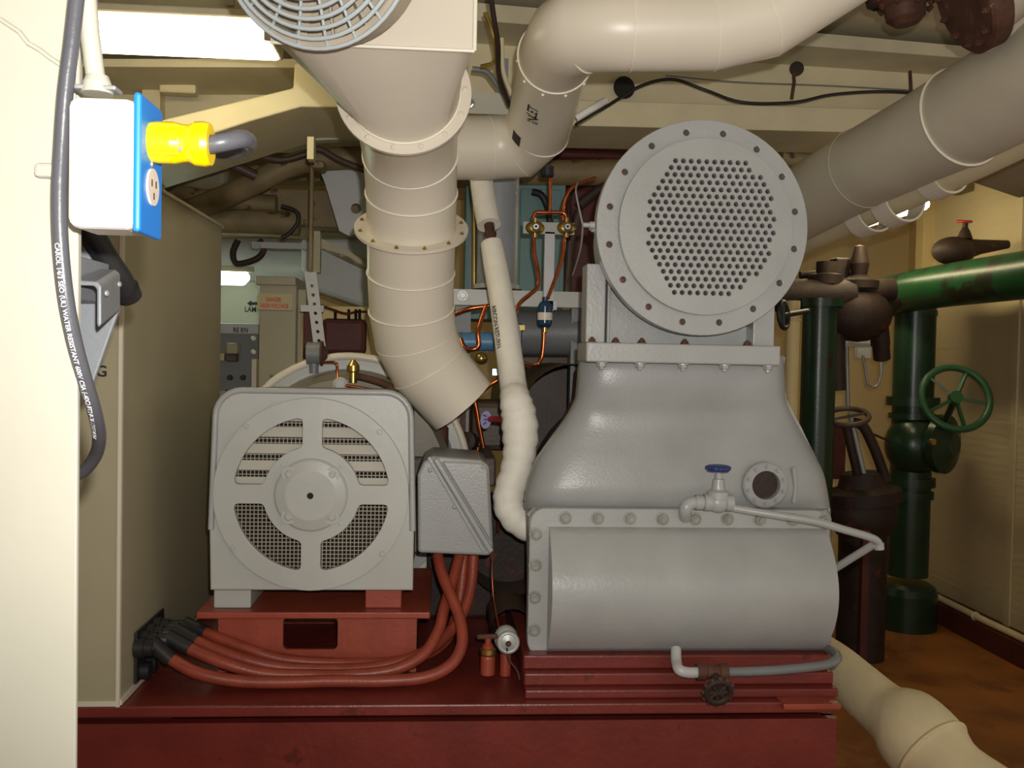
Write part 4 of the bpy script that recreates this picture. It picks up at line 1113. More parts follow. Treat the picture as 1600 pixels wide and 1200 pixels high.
# red-brown angle valve with rising yoke
yv = thing('yoke_valve', 'rusty red-brown valve with yoke and flat handwheel below the manifold', 'valve', P(1345, 880, 4.7))
MB().ball(P(1348, 800, 4.75), 0.17, (1.05, 0.9, 1.0), 20, 12).build('valve_body', RUSTD, yv)
MB().lathe([(0.19, -0.03), (0.19, 0.03), (0.12, 0.05), (0.10, 0.12), (0, 0.12)], P(1348, 775, 4.75), (-0.12, 0, 1), 24).build('bonnet', RUSTD, yv)
MB().tube(PP(smooth([(1385, 752, 4.7), (1368, 705, 4.7), (1350, 668, 4.7), (1335, 660, 4.7)], 4)), 0.026, 10).build('yoke_arm', RUSTD, yv)
MB().tube(PP([(1342, 750, 4.7), (1330, 700, 4.7), (1322, 662, 4.7)]), 0.022, 10).build('yoke_arm', RUSTD, yv)
MB().tube(PP([(1352, 750, 4.72), (1338, 690, 4.72), (1328, 645, 4.72)]), 0.014, 10).build('stem', GALV, yv)
hw_ = P(1324, 651, 4.65)
w_ = MB().torus(hw_, (-0.18, -0.35, 1), 0.10, 0.014, 32, 8).build('handwheel', BROWN, yv)
MB().bar(hw_ - Vector((0.1, 0, 0.02)), hw_ + Vector((0.1, 0, 0.02)), 0.02, 0.012).build('spoke', BROWN, w_)
MB().tube(PP([(1350, 672, 4.7), (1375, 683, 4.72), (1392, 690, 4.8)]), 0.006, 8).build('lever', RUSTD, yv)
MB().pbox(1296, 665, 1322, 750, 4.9, 5.0).build('side_post', DRED, yv)
MB().tube(PP([(1348, 800, 4.75), (1348, 860, 4.75)]) + [Vector((P(1348, 860, 4.75).x, 4.75, 0.0))], 0.12, 20).build('inlet_pipe', RUSTD, yv)
rp = thing('red_stanchion', 'thin dark red stanchion behind the vent tube end', 'stanchion', P(1350, 950, 4.4))
q = P(1350, 900, 4.5)
MB().box((q.x, 4.5, 0.35), (0.035, 0.035, 0.7)).build('post', DRED, rp)
MB().box((q.x, 4.5, 0.01), (0.1, 0.1, 0.02)).build('foot', DRED, rp)
# red-wheeled valve sitting above the green pipe
tvv = thing('red_wheel_valve', 'dark valve with small red handwheel perched over the green pipe', 'valve', P(1505, 412, 4.9))
q = P(1490, 392, 4.9)
MB().ball(q, 0.1, (1.15, 0.9, 0.75), 20, 12).build('valve_body', RUSTD, tvv)
MB().tube([q, P(1530, 386, 4.9), P(1575, 382, 4.9)], [0.07, 0.04, 0.022], 14).build('outlet', RUSTD, tvv)
MB().lathe([(0.04, 0.04), (0.025, 0.08), (0.014, 0.1), (0.014, 0.13), (0, 0.13)], P(1507, 385, 4.9), (0, 0, 1), 12).build('bonnet', RUSTD, tvv)
w_ = MB().torus(P(1507, 346, 4.9), (0, -0.15, 1), 0.032, 0.008, 24, 8).build('handwheel', REDW, tvv)
MB().bar(P(1498, 346, 4.9), P(1516, 346, 4.9), 0.012, 0.01).build('spoke', REDW, w_)
MB().pbox(1456, 325, 1476, 480, 5.9, 5.98).build('backing_post', YELW, tvv)
# low yellow hose on the kerb
yh = thing('yellow_hose', 'cream yellow hose lying along the dark red kerb', 'hose', P(1540, 960, 5.2))
hx = WX - 0.12
MB().tube(smooth([(hx + 0.02, 5.75, 0.145), (hx - 0.005, 5.45, 0.15), (hx + 0.01, 5.2, 0.14), (hx - 0.005, 4.9, 0.145), (hx + 0.01, 4.6, 0.14), (hx, 4.2, 0.14)], 5), 0.018, 12).build('hose', CANVASY, yh)
for y in (5.0, 5.5):
    MB().torus((hx, y, 0.142), (0, 1, 0), 0.021, 0.005, 16, 6).build('binding', CREAM, yh)

# cream lagged elbow in the lower right corner
le = thing('lagged_elbow', 'cream canvas-lagged elbow pipe in the lower right corner', 'pipe', P(1420, 1150, 2.5))
lep = smooth([(1262, 1010, 2.95, .064), (1305, 1042, 2.75, .070), (1345, 1078, 2.62, .074), (1385, 1112, 2.52, .078), (1416, 1134, 2.46, .104), (1450, 1168, 2.40, .108), (1500, 1215, 2.32, .088), (1620, 1290, 2.2, .086)], 5)
MB().tube([P(*p[:3]) for p in lep], [p[3] for p in lep], 24).build('lagging', CANVASY, le)
for i in (26,):
    t_ = (P(*lep[i + 1][:3]) - P(*lep[i - 1][:3])).normalized()
    MB().torus(P(*lep[i][:3]), t_, lep[i][3] * 1.0, 0.006, 32, 6).build('lap_edge', CANVASY, le)
dn = P(1330, 1160, 2.35)
sg = thing('foundation_leg', 'dark red foundation leg beneath the lagged elbow', 'leg', Vector((dn.x, 2.5, 0)))
MB().box((dn.x - 0.02, 2.62, 0.3), (0.06, 0.2, 0.6)).build('leg', DRED, sg)

# ================================================================== middle background
# white lagged pipe between motor and chiller
wp = thing('lagged_return_pipe', 'white canvas-lagged return pipe with black stencil dropping between motor and chiller', 'pipe', P(810, 830, 2.5))
w1 = [(744, 230, 3.00, .034), (751, 275, 2.97, .035), (757, 315, 2.93, .036), (764, 352, 2.89, .036)]
MB().tube([P(*p[:3]) for p in smooth(w1, 4)], [p[3] for p in smooth(w1, 4)], 20).build('upper_lagging', CANVAS, wp)
MB().tube(PP([(764, 350, 2.89), (767, 368, 2.86), (769, 390, 2.84)]), [0.016, 0.0135, 0.016], 14).build('bare_pipe', RUST, wp)
MB().lathe([(0.018, 0), (0.02, 0.006), (0.018, 0.014)], P(766, 362, 2.87), (0, 0, -1), 10).build('union', RUST, wp)
w2_ = [(768, 381, 2.85, .033), (775, 420, 2.81, .035), (784, 470, 2.76, .036), (791, 520, 2.71, .0365), (798, 570, 2.66, .037), (803, 610, 2.61, .038), (806, 628, 2.57, .043), (810, 645, 2.565, .047), (813, 675, 2.555, .049), (812, 705, 2.55, .045), (806, 735, 2.545, .042), (797, 765, 2.54, .042), (795, 790, 2.535, .041), (808, 812, 2.53, .040), (832, 826, 2.53, .038), (860, 832, 2.56, .036)]
w2s = smooth(w2_, 4)
wv = [P(*p[:3]) for p in w2s]
wm = MB().tube(wv, [p[3] * (1 + 0.05 * math.sin(i * 2.1) * (1 if p[1] > 620 else 0)) for i, p in enumerate(w2s)], 22).build('lagging', CANVAS, wp)
ll = 0.0
for a, b, q in zip(wv[:-1], wv[1:], w2s):
    if q[1] > 470: break
    ll += (b - a).length
tube_lettering('AIRCON RETURN', 0.022, wv, 0.0375, ll, (-0.72, -0.7, 0), PRINTK, wp, xs=0.80)

# teal-painted cabinet, grey column, support angle
tp = thing('teal_cabinet', 'teal painted control cabinet half hidden behind the copper tubes', 'cabinet', P(805, 480, 3.8))
MB().pbox(727, 285, 882, 500, 3.7, 4.0).build('body', TEAL, tp, bevel=0.004)
MB().pbox(735, 300, 742, 470, 3.69, 3.7).build('hinge_strip', DGREY, tp)
MB().pbox(812, 296, 876, 476, 3.688, 3.7).build('door', TEAL, tp, bevel=0.003)
MB().tube(PP(smooth([(832, 300, 3.67), (846, 305, 3.66), (856, 325, 3.66), (860, 350, 3.66)], 5)), 0.014, 10).build('cable_entry', BLACK, tp)
gcx = thing('grey_column_tank', 'tall grey cylindrical receiver behind the white lagged pipe', 'tank', P(776, 455, 3.3))
q = P(777, 400, 3.3)
MB().cyl((q.x, 3.3, P(777, 452, 3.3).z), (q.x, 3.3, 2.5), S(32, 3.3), n=28).build('shell', BGREY, gcx)
MB().lathe([(S(32, 3.3), 0), (S(36, 3.3), 0), (S(36, 3.3), 0.015), (S(32, 3.3), 0.015)], (q.x, 3.3, P(777, 452, 3.3).z), (0, 0, 1), 28).build('foot_ring', GREYF, gcx)
bolts(gcx, [Vector((P(x, 452, 3.24).x, 3.24, P(x, 452, 3.24).z)) for x in (745, 760, 795, 808)], 0.012, RUST, (0, 0, -1), 'nut')
MB().tube(PP([(741, 285, 3.3), (741, 450, 3.3)]), 0.006, 8).build('gauge_line', BRASS, gcx)
sa = thing('support_angle', 'grey painted support angle under the receiver left of the chiller', 'support', P(820, 482, 3.1))
MB().pbox(700, 456, 918, 479, 3.08, 3.1).build('front_leg', GREYF, sa, bevel=0.002)
MB().pbox(700, 454, 918, 459, 3.08, 3.2).build('top_leg', GREYF, sa)
bolts(sa, [P(723, 462, 3.08)], 0.012, GALV)
for x in (724, 905):
    q = P(x, 470, 3.15)
    MB().box((q.x, 3.17, (BT + q.z) / 2), (0.05, 0.05, q.z - BT)).build('leg', DGREY, sa)
tbr = thing('valve_stand', 'grey tee stand carrying two brass valves beside the perforated flange', 'bracket', P(858, 480, 3.0))
MB().pbox(817, 347, 898, 366, 3.0, 3.015).build('cross_bar', GREYF, tbr, bevel=0.002)
MB().pbox(850, 362, 866, 486, 3.0, 3.02).build('post', LGREY, tbr, bevel=0.001)
MB().pbox(846, 470, 870, 484, 3.0, 3.06).build('foot_plate', LGREY, tbr)
for (x, lab) in ((836, 'left brass valve with steel nut on the tee stand'), (885, 'right brass valve with steel nut on the tee stand')):
    b = P(x, 356, 2.985)
    t = thing('brass_valve', lab, 'valve', b)
    MB().ball(b, 0.024, (1.25, 0.55, 0.9), 18, 10).build('body', BRASS, t)
    MB().lathe([(0.012, 0.0), (0.012, 0.02), (0.009, 0.024), (0, 0.024)], b + Vector((0, -0.008, 0)), (0, -1, 0), 8).build('steel_nut', STEEL, t)
    MB().lathe([(0.004, 0.0), (0.004, 0.026), (0, 0.026)], b + Vector((0, -0.008, 0)), (0, -1, 0), 8).build('stem', DARK, t)
    MB().lathe([(0.009, 0.01), (0.009, 0.03), (0, 0.03)], b, (0, 0, 1), 6).build('flare_nut', BRASS, t)
    MB().lathe([(0.009, 0.01), (0.009, 0.03), (0, 0.03)], b, (0, 0, -1), 6).build('flare_nut', BRASS, t)
# copper tubing, each run its own thing
runs = [
    ('copper tube bridging the two brass valves', [(836, 348, 2.985), (834, 338, 2.985), (838, 332, 2.985), (848, 332, 2.985), (872, 332, 2.985), (881, 333, 2.985), (885, 340, 2.985), (885, 348, 2.985)], .0062),
    ('straight copper tube dropping from the duct to the bridge', [(860, 268, 2.98), (860, 290, 2.98), (859, 332, 2.98)], .0055),
    ('copper tube curving from the right brass valve up behind the flange', [(880, 345, 3.0), (880, 322, 3.0), (888, 300, 3.0), (902, 288, 3.02), (930, 278, 3.1)], .006),
    ('copper tube curving down left from the left brass valve', [(834, 372, 2.98), (835, 395, 2.97), (840, 420, 2.96), (841, 446, 2.95), (830, 458, 2.94), (812, 474, 2.93), (804, 495, 2.92), (803, 520, 2.92)], .0062),
    ('copper tube from the right brass valve to the blue filter drier', [(881, 372, 3.0), (878, 405, 2.99), (866, 440, 2.97), (856, 466, 2.955)], .0062),
    ('copper tube leaving the bottom of the blue filter drier', [(850, 516, 2.95), (849, 540, 2.95), (846, 560, 2.95), (838, 570, 2.95), (820, 568, 2.98), (808, 560, 3.0)], .0055),
    ('copper tube hooked around the small blue cylinder', [(760, 478, 2.95), (752, 500, 2.94), (747, 520, 2.93), (748, 540, 2.93), (738, 546, 2.93), (726, 543, 2.94), (720, 530, 2.96)], .0075),
    ('copper tube rising right below the duct outlet', [(738, 630, 2.98), (752, 614, 2.96), (768, 600, 2.95), (785, 590, 2.95)], .006),
    ('long copper tube slanting down beside the lilac tag', [(738, 610, 2.9), (745, 640, 2.9), (750, 670, 2.9), (756, 700, 2.9)], .0065),
    ('short copper tube below the outlet lip', [(704, 640, 2.95), (700, 660, 2.95), (694, 680, 2.95)], .0065),
    ('thin copper tube right of the cream patch', [(748, 700, 2.92), (744, 715, 2.9), (740, 730, 2.88)], .005),
    ('copper tube behind the outlet beside the breather fittings', [(690, 500, 2.98), (712, 490, 2.97), (735, 482, 2.96), (765, 478, 2.96)], .007),
    ('small copper tube bent under the duct elbow', [(610, 612, 2.86), (626, 618, 2.86), (642, 620, 2.88)], .006),
]
for lab, pts, r_ in runs:
    o_ = MB().tube(PP(smooth(pts, 5)), r_, 10).build('copper_tube', COPPER)
    tag(o_, lab, 'tube', 'copper tubing')
fd = thing('filter_drier', 'dark blue filter drier with white label hanging from a copper tube', 'filter', P(851, 512, 2.95))
b = P(851, 512, 2.95)
hgt = S(42, 2.95)
MB().lathe([(0, 0), (0.012, 0.001), (0.021, 0.008), (0.023, 0.014), (0.023, hgt - 0.018), (0.018, hgt - 0.008), (0.009, hgt), (0.009, hgt + 0.012), (0, hgt + 0.012)], b, (0, 0, 1), 24).build('body', BLUED, fd)
MB().lathe([(0.0236, hgt * .28), (0.0236, hgt * .56)], b, (0, 0, 1), 24).build('label_band', IVORY, fd)
MB().lathe([(0.008, -0.014), (0.008, 0.001), (0, 0.001)], b, (0, 0, 1), 8).build('flare_nut', BRASS, fd)
bc = thing('blue_cylinder', 'small pale blue cylinder lying behind the duct outlet', 'cylinder', P(745, 552, 3.1))
a, b = P(716, 534, 3.1), P(772, 534, 3.1)
MB().cyl(a, b, S(14.5, 3.1), n=24).build('body', BLUEC, bc, bevel=0.004)
MB().torus(a.lerp(b, 0.08), (1, 0, 0), S(14.6, 3.1), 0.003, 24, 6).build('end_band', DGREY, bc)
MB().tube(PP([(684, 478, 3.1), (710, 478, 3.1)]), S(10, 3.1), 16).build('second_body', BLUEC, bc)
hp_ = thing('grey_header_pipe', 'grey horizontal pipe stub left of the chiller neck', 'pipe', P(885, 560, 3.2))
MB().tube(PP([(812, 520, 3.25), (930, 520, 3.2)]), S(36, 3.2), 28).build('pipe_run', DGREY, hp_)
MB().torus(P(900, 520, 3.215), (1, 0, 0), S(36.5, 3.2), 0.004, 28, 6).build('seam_bead', DGREY, hp_)
ep = thing('electrical_fitting', 'small dark junction fitting with yellow tag under the grey header pipe', 'fitting', P(815, 530, 2.95))
MB().pbox(806, 505, 816, 545, 3.0, 3.05).build('body', BLUED, ep, bevel=0.004)
MB().pbox(812, 508, 820, 516, 2.99, 3.0).build('tag', YELLOW, ep)
es = thing('evaporator_end', 'dark maroon vessel end behind the tee stand and flange', 'vessel', P(920, 470, 3.9))
MB().pbox(872, 278, 1010, 472, 4.0, 4.5).build('vessel', DRED, es, bevel=0.06, seg=4)
MB().tube(PP([(884, 470, 3.95), (890, 380, 3.95), (905, 330, 3.95)]), 0.02, 10).build('riser', BROWN, es)
# machine clutter below the outlet
pt_ = thing('oil_pump_unit', 'cluster of grey-brown pump fittings below the duct outlet', 'pump', P(720, 735, 2.95))
MB().pbox(655, 655, 680, 745, 2.97, 3.2).build('block', DGREY, pt_, bevel=0.01)
MB().pbox(700, 610, 716, 740, 2.98, 3.1).build('pillar', BGREY, pt_, bevel=0.004)
MB().pbox(736, 628, 800, 705, 3.15, 3.4).build('tank_body', BROWN, pt_, bevel=0.02)
MB().lathe([(0.02, 0), (0.02, 0.09), (0.012, 0.1), (0, 0.1)], P(690, 715, 2.92), (0, 0, 1), 12).build('plunger', RUST, pt_)
MB().tube(PP([(690, 665, 2.92), (690, 690, 2.92)]), 0.004, 8).build('pin', STEEL, pt_)
MB().pbox(720, 600, 728, 690, 2.99, 3.02).build('stud_plate', RUST, pt_)
MB().lathe([(0.03, 0), (0.03, 0.03), (0.015, 0.035), (0, 0.035)], P(735, 690, 2.98), (-0.4, -0.8, 0.1), 14).build('cap', RUSTD, pt_)
MB().pbox(640, 715, 775, 760, 2.78, 3.3).build('bed_plate', BROWN, pt_, bevel=0.006)
MB().pbox(768, 575, 788, 588, 2.95, 2.98).build('clamp', STEEL, pt_, bevel=0.003)
MB().ball(P(752, 560, 3.02), 0.02).build('elbow_nut', BRASS, pt_)
lg = thing('lilac_tag', 'oval lilac tag with dark marks hanging by the lagged pipe', 'tag', P(758, 672, 2.75))
b = P(759, 656, 2.76)
MB().plate([(x * 0.62, y) for x, y in circ(0.026, 24)], [], 0.002, b, ux=(0.95, 0.2, 0), uy=(0.05, 0, 1)).build('disc', PURPLE, lg)
for k in range(3):
    MB().box(b + Vector((-0.003 + 0.003 * (k % 2), -0.003, 0.012 - 0.011 * k)), (0.012, 0.001, 0.005), M=Matrix.Rotation(0.4 - 0.5 * k, 3, 'Y')).build('mark', PRINTB, lg)
MB().tube(PP([(763, 655, 2.77), (775, 655, 2.74), (790, 657, 2.68)]), 0.009, 10).build('toggle', REDW, lg)
# flexible dark lines by the lagged pipe
for lab, pts in (('dark thin hose running down left of the lagged pipe', [(793, 660, 2.66), (797, 690, 2.66), (793, 740, 2.68), (783, 780, 2.7), (778, 830, 2.75)]),
                 ('fine capillary hanging from the terminal box corner', [(770, 866, 2.44), (769, 900, 2.42), (772, 940, 2.4), (780, 982, 2.36)])):
    tag(MB().tube(PP(smooth(pts, 5)), 0.005 if 'hose' in lab else 0.0016, 8).build('thin_hose', DRED if 'hose' in lab else COPPER), lab, 'hose')
db = thing('dark_rear_casing', 'dark brown casing with added dark filler between motor and chiller', 'casing', P(770, 1000, 2.9))
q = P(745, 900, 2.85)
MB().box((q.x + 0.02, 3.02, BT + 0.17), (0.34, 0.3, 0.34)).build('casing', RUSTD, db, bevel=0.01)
MB().pbox(800, 548, 925, 760, 3.6, 3.9).build('dark_filler_block', BROWN, db, bevel=0.02)  # added filler block, darkens the gap where the bright bulkhead would show
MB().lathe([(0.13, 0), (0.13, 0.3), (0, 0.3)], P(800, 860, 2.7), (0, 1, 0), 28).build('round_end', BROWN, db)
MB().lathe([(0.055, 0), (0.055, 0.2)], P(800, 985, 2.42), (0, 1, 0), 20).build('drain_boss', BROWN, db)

# ================================================================== left background
pn = thing('danger_panel', 'pale panel box carrying the red high voltage warning', 'electrical panel', P(435, 640, 3.9))
MB().pbox(402, 445, 458, 1120, 3.9, 4.15).build('body', CAB, pn, bevel=0.004)
MB().pbox(400, 432, 461, 445, 3.88, 4.17).build('top_cap', CAB, pn, bevel=0.003)
MB().pbox(458, 456, 474, 1110, 3.95, 4.15).build('side_box', CAB, pn, bevel=0.003)
MB().pbox(403, 459, 456, 484, 3.895, 3.9).build('warning_decal', DECAL, pn)
for s_, x_, y_, sz, xs_ in (('DANGER', 415.5, 471, 0.024, 0.62), ('HIGH VOLTAGE', 407, 480.5, 0.024, 0.64)):
    lettering(s_, sz, P(x_, y_, 3.893), (1, 0, 0), (0, 0, 1), PRINTR, pn, xs_)
MB().pbox(403, 484.5, 457, 485.5, 3.897, 3.9).build('panel_seam', DGREY, pn)
MB().lathe([(0.008, 0), (0.008, 0.004), (0, 0.004)], P(424, 588, 3.898), (0, -1, 0), 10).build('lock', DGREY, pn)
ct = thing('control_console', 'grey control console with three black knobs left of the danger panel', 'control panel', P(360, 640, 4.4))
MB().pbox(300, 520, 402, 615, 4.4, 4.8).build('face', DGREY, ct, bevel=0.004)
MB().pbox(300, 505, 402, 521, 4.38, 4.8).build('header', LGREY, ct, bevel=0.004)
MB().pbox(300, 613, 402, 1065, 4.38, 4.8).build('lower_panel', CAB, ct, bevel=0.004)
for x in (339, 359.5, 380):
    MB().lathe([(0.013, 0), (0.011, 0.02), (0, 0.02)], P(x, 590, 4.398), (0, -1, 0), 14).build('knob', BLACK, ct)
for x in (356, 372):
    MB().lathe([(0.008, 0), (0.008, 0.01), (0, 0.01)], P(x, 611, 4.378), (0, -1, 0), 10).build('lamp', BLACK, ct)
MB().pbox(353, 536, 370, 553, 4.3, 4.4).build('switch_box', CAB, ct, bevel=0.008)
MB().pbox(353, 554, 368, 565, 4.33, 4.4).build('switch_base', BROWN, ct, bevel=0.004)
MB().pbox(338, 552, 350, 563, 4.36, 4.4).build('tag_plate', DECAL, ct)
lettering('RE RN', 0.03, P(364, 519, 4.378), (1, 0, 0), (0, 0, 1), PRINTK, ct, 0.8)
for y in (529, 550):
    MB().ball(P(396, y, 4.3), 0.012).build('white_knob', WHITE, ct)
MB().pbox(393, 562, 400, 640, 4.2, 4.4).build('conduit_trunk', CREAM, ct)
lk = thing('white_locker', 'pale locker with black arrow and stencil behind the console', 'locker', P(365, 500, 5.0))
MB().pbox(290, 440, 412, 540, 5.0, 5.3).build('body', WHITEP, lk, bevel=0.006)
lettering('LAM', 0.038, P(382, 487, 4.996), (1, 0, 0), (0, 0, 1), PRINTK, lk, 0.8)
MB().plate([(0, 0), (0.022, 0.016), (0.022, 0.007), (0.09, 0.007), (0.09, -0.007), (0.022, -0.007), (0.022, -0.016)], [], 0.001, P(386, 474, 4.996)).build('arrow_stencil', PRINTK, lk)
# grey ventilation trunk
vt = thing('ventilation_trunking', 'big pale grey ventilation trunk slanting behind the round duct', 'duct', P(560, 470, 4.4))
MB().prism(PP([(470, 372, 4.6), (660, 372, 4.6), (660, 495, 4.6), (600, 492, 4.6), (495, 455, 4.6), (470, 420, 4.6)]), (0, 0.5, 0)).build('trunk', LGREY, vt, bevel=0.02)
MB().tube(PP([(300, 412, 5.2), (420, 412, 5.1), (520, 420, 5.0)]), 0.14, 28).build('round_trunk', LGREY, vt)
MB().prism(PP([(495, 385, 4.4), (500, 372, 4.4), (600, 436, 4.4), (600, 418, 4.4)][::1]), (0, 0.02, 0)).build('brace', CREAMB, vt)
MB().pbox(490, 352, 500, 425, 4.35, 4.4).build('hanger', CREAMB, vt)
ps = thing('perforated_strap', 'pale perforated steel strap above the motor', 'strap', P(495, 540, 3.6))
a, b = P(485, 425, 3.6), P(500, 545, 3.6)
dv_ = (b - a).normalized()
Lp_ = (b - a).length
ux_ = Vector((dv_.z * -1, 0, dv_.x)).normalized()
MB().plate([(-0.022, 0), (0.022, 0), (0.022, Lp_), (-0.022, Lp_)], [circ(0.0065, 10, (0, 0.03 + 0.034 * i)) for i in range(int(Lp_ / 0.034) - 1)], 0.005, b, ux=(1, 0, 0), uy=-dv_).build('strap', LGREY, ps)
MB().pbox(470, 477, 505, 487, 3.61, 3.63).build('cross_tab', LGREY, ps)
MB().tube([a, Vector((a.x, a.y, 2.635))], 0.008, 8).build('hanger_rod', BROWNY, ps)
rp_ = thing('rust_red_opening_cover', 'dark maroon rounded panel on the cream casing above the motor', 'panel', P(560, 560, 3.8))
MB().pbox(470, 480, 660, 640, 3.95, 4.1).build('cream_casing', YELW, rp_, bevel=0.004)
MB().pbox(503, 498, 571, 554, 3.9, 3.96).build('maroon_panel', DRED, rp_, bevel=0.02)
MB().pbox(474, 486, 500, 560, 3.9, 3.96).build('maroon_side', DRED, rp_, bevel=0.004)
for x in (524, 545, 556, 562):
    MB().tube(PP([(x, 484, 3.88), (x, 499, 3.9)]), 0.006, 8).build('cable_tail', BLACK, rp_)
tag(MB().tube(PP(smooth([(493, 474, 3.605), (515, 482, 3.72), (540, 490, 3.82), (560, 487, 3.9), (590, 489, 3.955)], 5)), 0.005, 8).build('orange_wire', COPPER), 'thin orange wire strung above the maroon panel', 'wire')
sb = thing('sloped_cover', 'grey sloped cover right of the breather on the casing', 'cover', P(560, 580, 3.3))
MB().prism(PP([(508, 556, 3.3), (560, 552, 3.3), (600, 568, 3.3), (612, 600, 3.3), (508, 600, 3.3)]), (0, 0.25, 0)).build('cover', BGREY, sb, bevel=0.01)

# overhead pipes, cables and small gear
ov = [
    ('thick grimy tan pipe bending under the haunched girder', [(270, 338, 3.9), (340, 312, 3.85), (400, 285, 3.8), (445, 262, 3.8), (490, 250, 3.8), (570, 246, 3.85)], .045, BROWNY),
    ('dark brown pipe below the thick tan pipe', [(255, 300, 4.05), (330, 312, 4.05), (400, 318, 4.05), (432, 320, 4.05)], .04, BROWNY),
    ('brown sagging cable under the haunched girder', [(360, 240, 3.6), (400, 243, 3.6), (440, 250, 3.6), (480, 240, 3.6), (500, 233, 3.6), (530, 250, 3.6), (580, 270, 3.6)], .012, BROWN),
    ('grimy horizontal pipe behind the tall cabinet top', [(300, 346, 4.0), (400, 347, 4.0), (468, 350, 4.0)], .05, BROWNY),
    ('dark looped cable under the overhead pipes', [(440, 322, 3.9), (462, 330, 3.9), (466, 345, 3.9), (455, 362, 3.9), (440, 372, 3.9)], .008, BLACK),
    ('dark hanging cable bundle behind the light', [(405, 375, 4.3), (412, 390, 4.3), (400, 405, 4.3), (370, 412, 4.3), (364, 395, 4.3), (372, 375, 4.3)], .014, RUSTD),
    ('dark brown sloping pipe beside the yellow plug', [(250, 300, 3.7), (300, 262, 3.7), (330, 245, 3.7), (400, 275, 3.75)], .02, BROWN),
    ('tan horizontal pipe between the ducts and the perforated flange', [(700, 268, 3.7), (860, 270, 3.7), (1000, 268, 3.7)], .05, BROWNY),
    ('dark horizontal pipe below the girder flange', [(700, 238, 3.87), (900, 242, 3.90), (1010, 246, 3.93)], .022, DRED),
    ('dark olive pipe rising behind the flange rim', [(905, 320, 3.4), (930, 300, 3.4), (960, 285, 3.4)], .018, RUSTD),
    ('grimy ribbed pipe right of the flange top', [(1220, 245, 3.6), (1260, 250, 3.6), (1310, 240, 3.6)], .03, BROWNY),
]
for lab, pts, r_, m_ in ov:
    tag(MB().tube(PP(smooth(pts, 5)), r_, 14).build('overhead_pipe' if r_ > 0.015 else 'overhead_cable', m_), lab, 'pipe' if r_ > 0.015 else 'cable')
cabl = [
    ('black cable drooping along the girder web towards the right', [(900, 195, 2.9), (950, 165, 3.05), (1000, 135, 3.12), (1050, 124, 3.14), (1100, 140, 3.15), (1160, 160, 3.1), (1240, 160, 3.12), (1300, 148, 3.18), (1380, 143, 3.22), (1460, 148, 3.3)], .0055, BLACK),
    ('dark brown cable hanging between hood and second duct', [(765, -20, 2.4), (772, 30, 2.45), (778, 70, 2.5), (780, 120, 2.6), (796, 165, 2.7)], .007, RUSTD),
    ('tan cable beside the dark one behind the second duct', [(758, 20, 2.6), (772, 60, 2.6), (774, 95, 2.65), (752, 104, 2.68)], .006, BRASS),
    ('pale grey cable pair slanting to the second duct', [(738, 108, 2.8), (760, 112, 2.8), (775, 130, 2.8), (798, 160, 2.8)], .008, DGREY),
    ('cream cable rising behind the second duct', [(784, 60, 2.8), (786, 110, 2.8), (800, 150, 2.8)], .007, CREAMB),
    ('pale sheathed cable end right of the second duct', [(900, 185, 3.0), (925, 170, 3.0), (945, 158, 3.05)], .012, WHITE),
    ('thin grey wire along the girder above the black cable', [(1040, 118, 3.15), (1150, 128, 3.17), (1300, 134, 3.22), (1470, 144, 3.3)], .0022, DGREY),
]
for lab, pts, r_, m_ in cabl:
    tag(MB().tube(PP(smooth(pts, 6)), r_, 10).build('overhead_cable', m_), lab, 'cable')
oz = thing('olive_duct_end', 'olive painted box duct end above the tall beige cabinet', 'duct', P(300, 292, 4.1))
MB().pbox(235, 256, 352, 292, 4.1, 4.3).build('duct_end', OLIVE, oz, bevel=0.03, seg=3)
MB().pbox(235, 284, 352, 293, 4.08, 4.1).build('lip', BROWNY, oz)
pb = thing('pale_bar', 'pale flat bar between the grimy pipes and the grey trunking', 'bar', P(440, 388, 4.2))
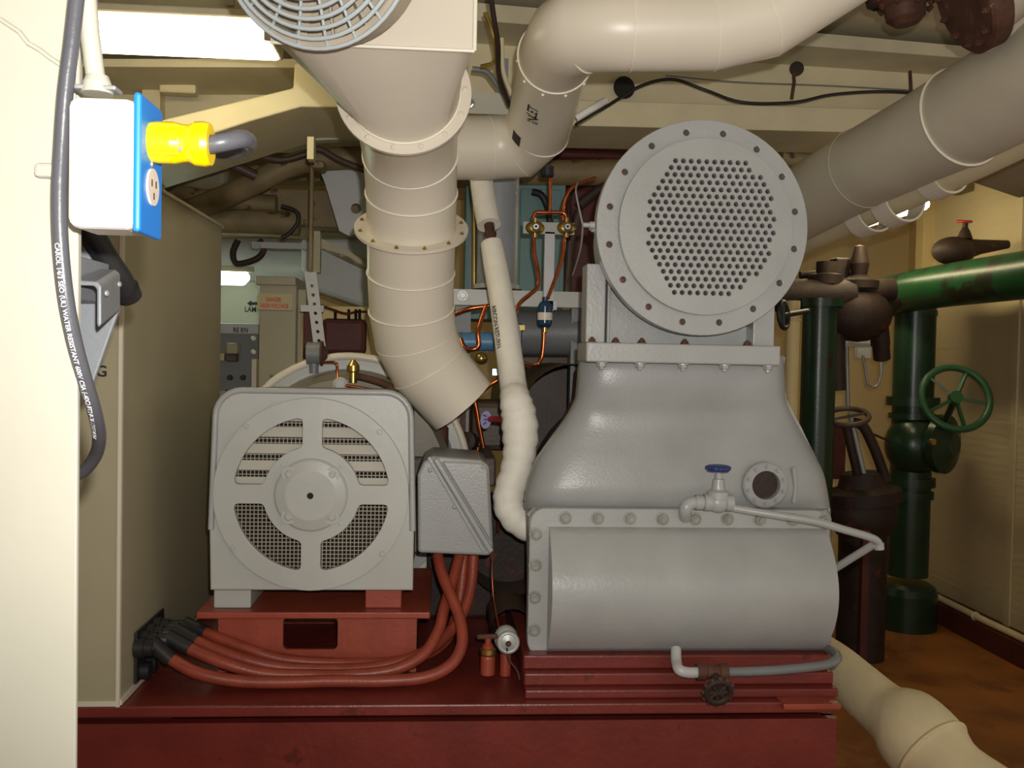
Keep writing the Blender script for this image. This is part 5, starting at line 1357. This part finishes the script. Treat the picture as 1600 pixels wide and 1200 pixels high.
MB().pbox(395, 379, 478, 388, 4.25, 4.27).build('bar', LGREY, pb)
MB().lathe([(0.014, 0), (0.014, 0.01), (0, 0.01)], P(402, 384, 4.24), (0, -1, 0), 12).build('bolt_head', GALV, pb)
jb = thing('junction_box', 'small beige junction box on the girder under the light', 'junction box', P(278, 144, 3.35))
MB().pbox(250, 116, 304, 144, 3.3, 3.35).build('box', CREAMB, jb, bevel=0.006)
for x in (262, 272, 298):
    MB().tube(PP([(x, 117, 3.33), (x - 3, 100, 3.34)]), 0.006, 8).build('cable_tail', CREAM, jb)
cl = thing('pipe_clamp', 'grimy pipe clamp under the haunched girder strap', 'clamp', P(495, 262, 3.6))
MB().pbox(486, 250, 506, 262, 3.5, 3.6).build('block', BROWNY, cl, bevel=0.01)
cg = thing('duct_side_bolt', 'bright bolt and pale bracket between hood and second duct', 'bracket', P(760, 170, 2.85))
MB().pbox(728, 145, 800, 178, 2.9, 3.0).build('plate', WHITEP, cg)
bolts(cg, [P(734, 162, 2.9)], 0.012, STEEL, (-0.3, -1, 0))
ce = thing('cable_entry_hub', 'dark plastic cable entry under the second duct elbow', 'fitting', P(856, 276, 2.95))
MB().lathe([(0.02, 0), (0.022, 0.004), (0.022, 0.03), (0, 0.03)], P(855, 276, 2.95), (0, 0, 1), 12).build('hub', BLACK, ce)
MB().tube(PP([(860, 274, 2.96), (860, 262, 2.97)]), 0.012, 10).build('stem', RUST, ce)
tl = thing('flange_side_nipple', 'thin grey nipple and wire left of the perforated flange', 'fitting', P(920, 360, 2.3))
MB().lathe([(0.009, 0), (0.009, 0.012), (0.006, 0.013), (0.006, 0.028), (0, 0.028)], P(929, 352, 2.27), (-1, 0, 0), 8).build('nipple', GREY, tl)
MB().tube(PP(smooth([(911, 352, 2.28), (908, 340, 2.3), (900, 300, 2.4), (903, 285, 2.6)], 4)), 0.0025, 6).build('sensing_wire', GREY, tl)
MB().tube(PP(smooth([(911, 352, 2.28), (907, 390, 2.4), (895, 430, 2.6)], 4)), 0.0025, 6).build('sensing_wire', GREY, tl)
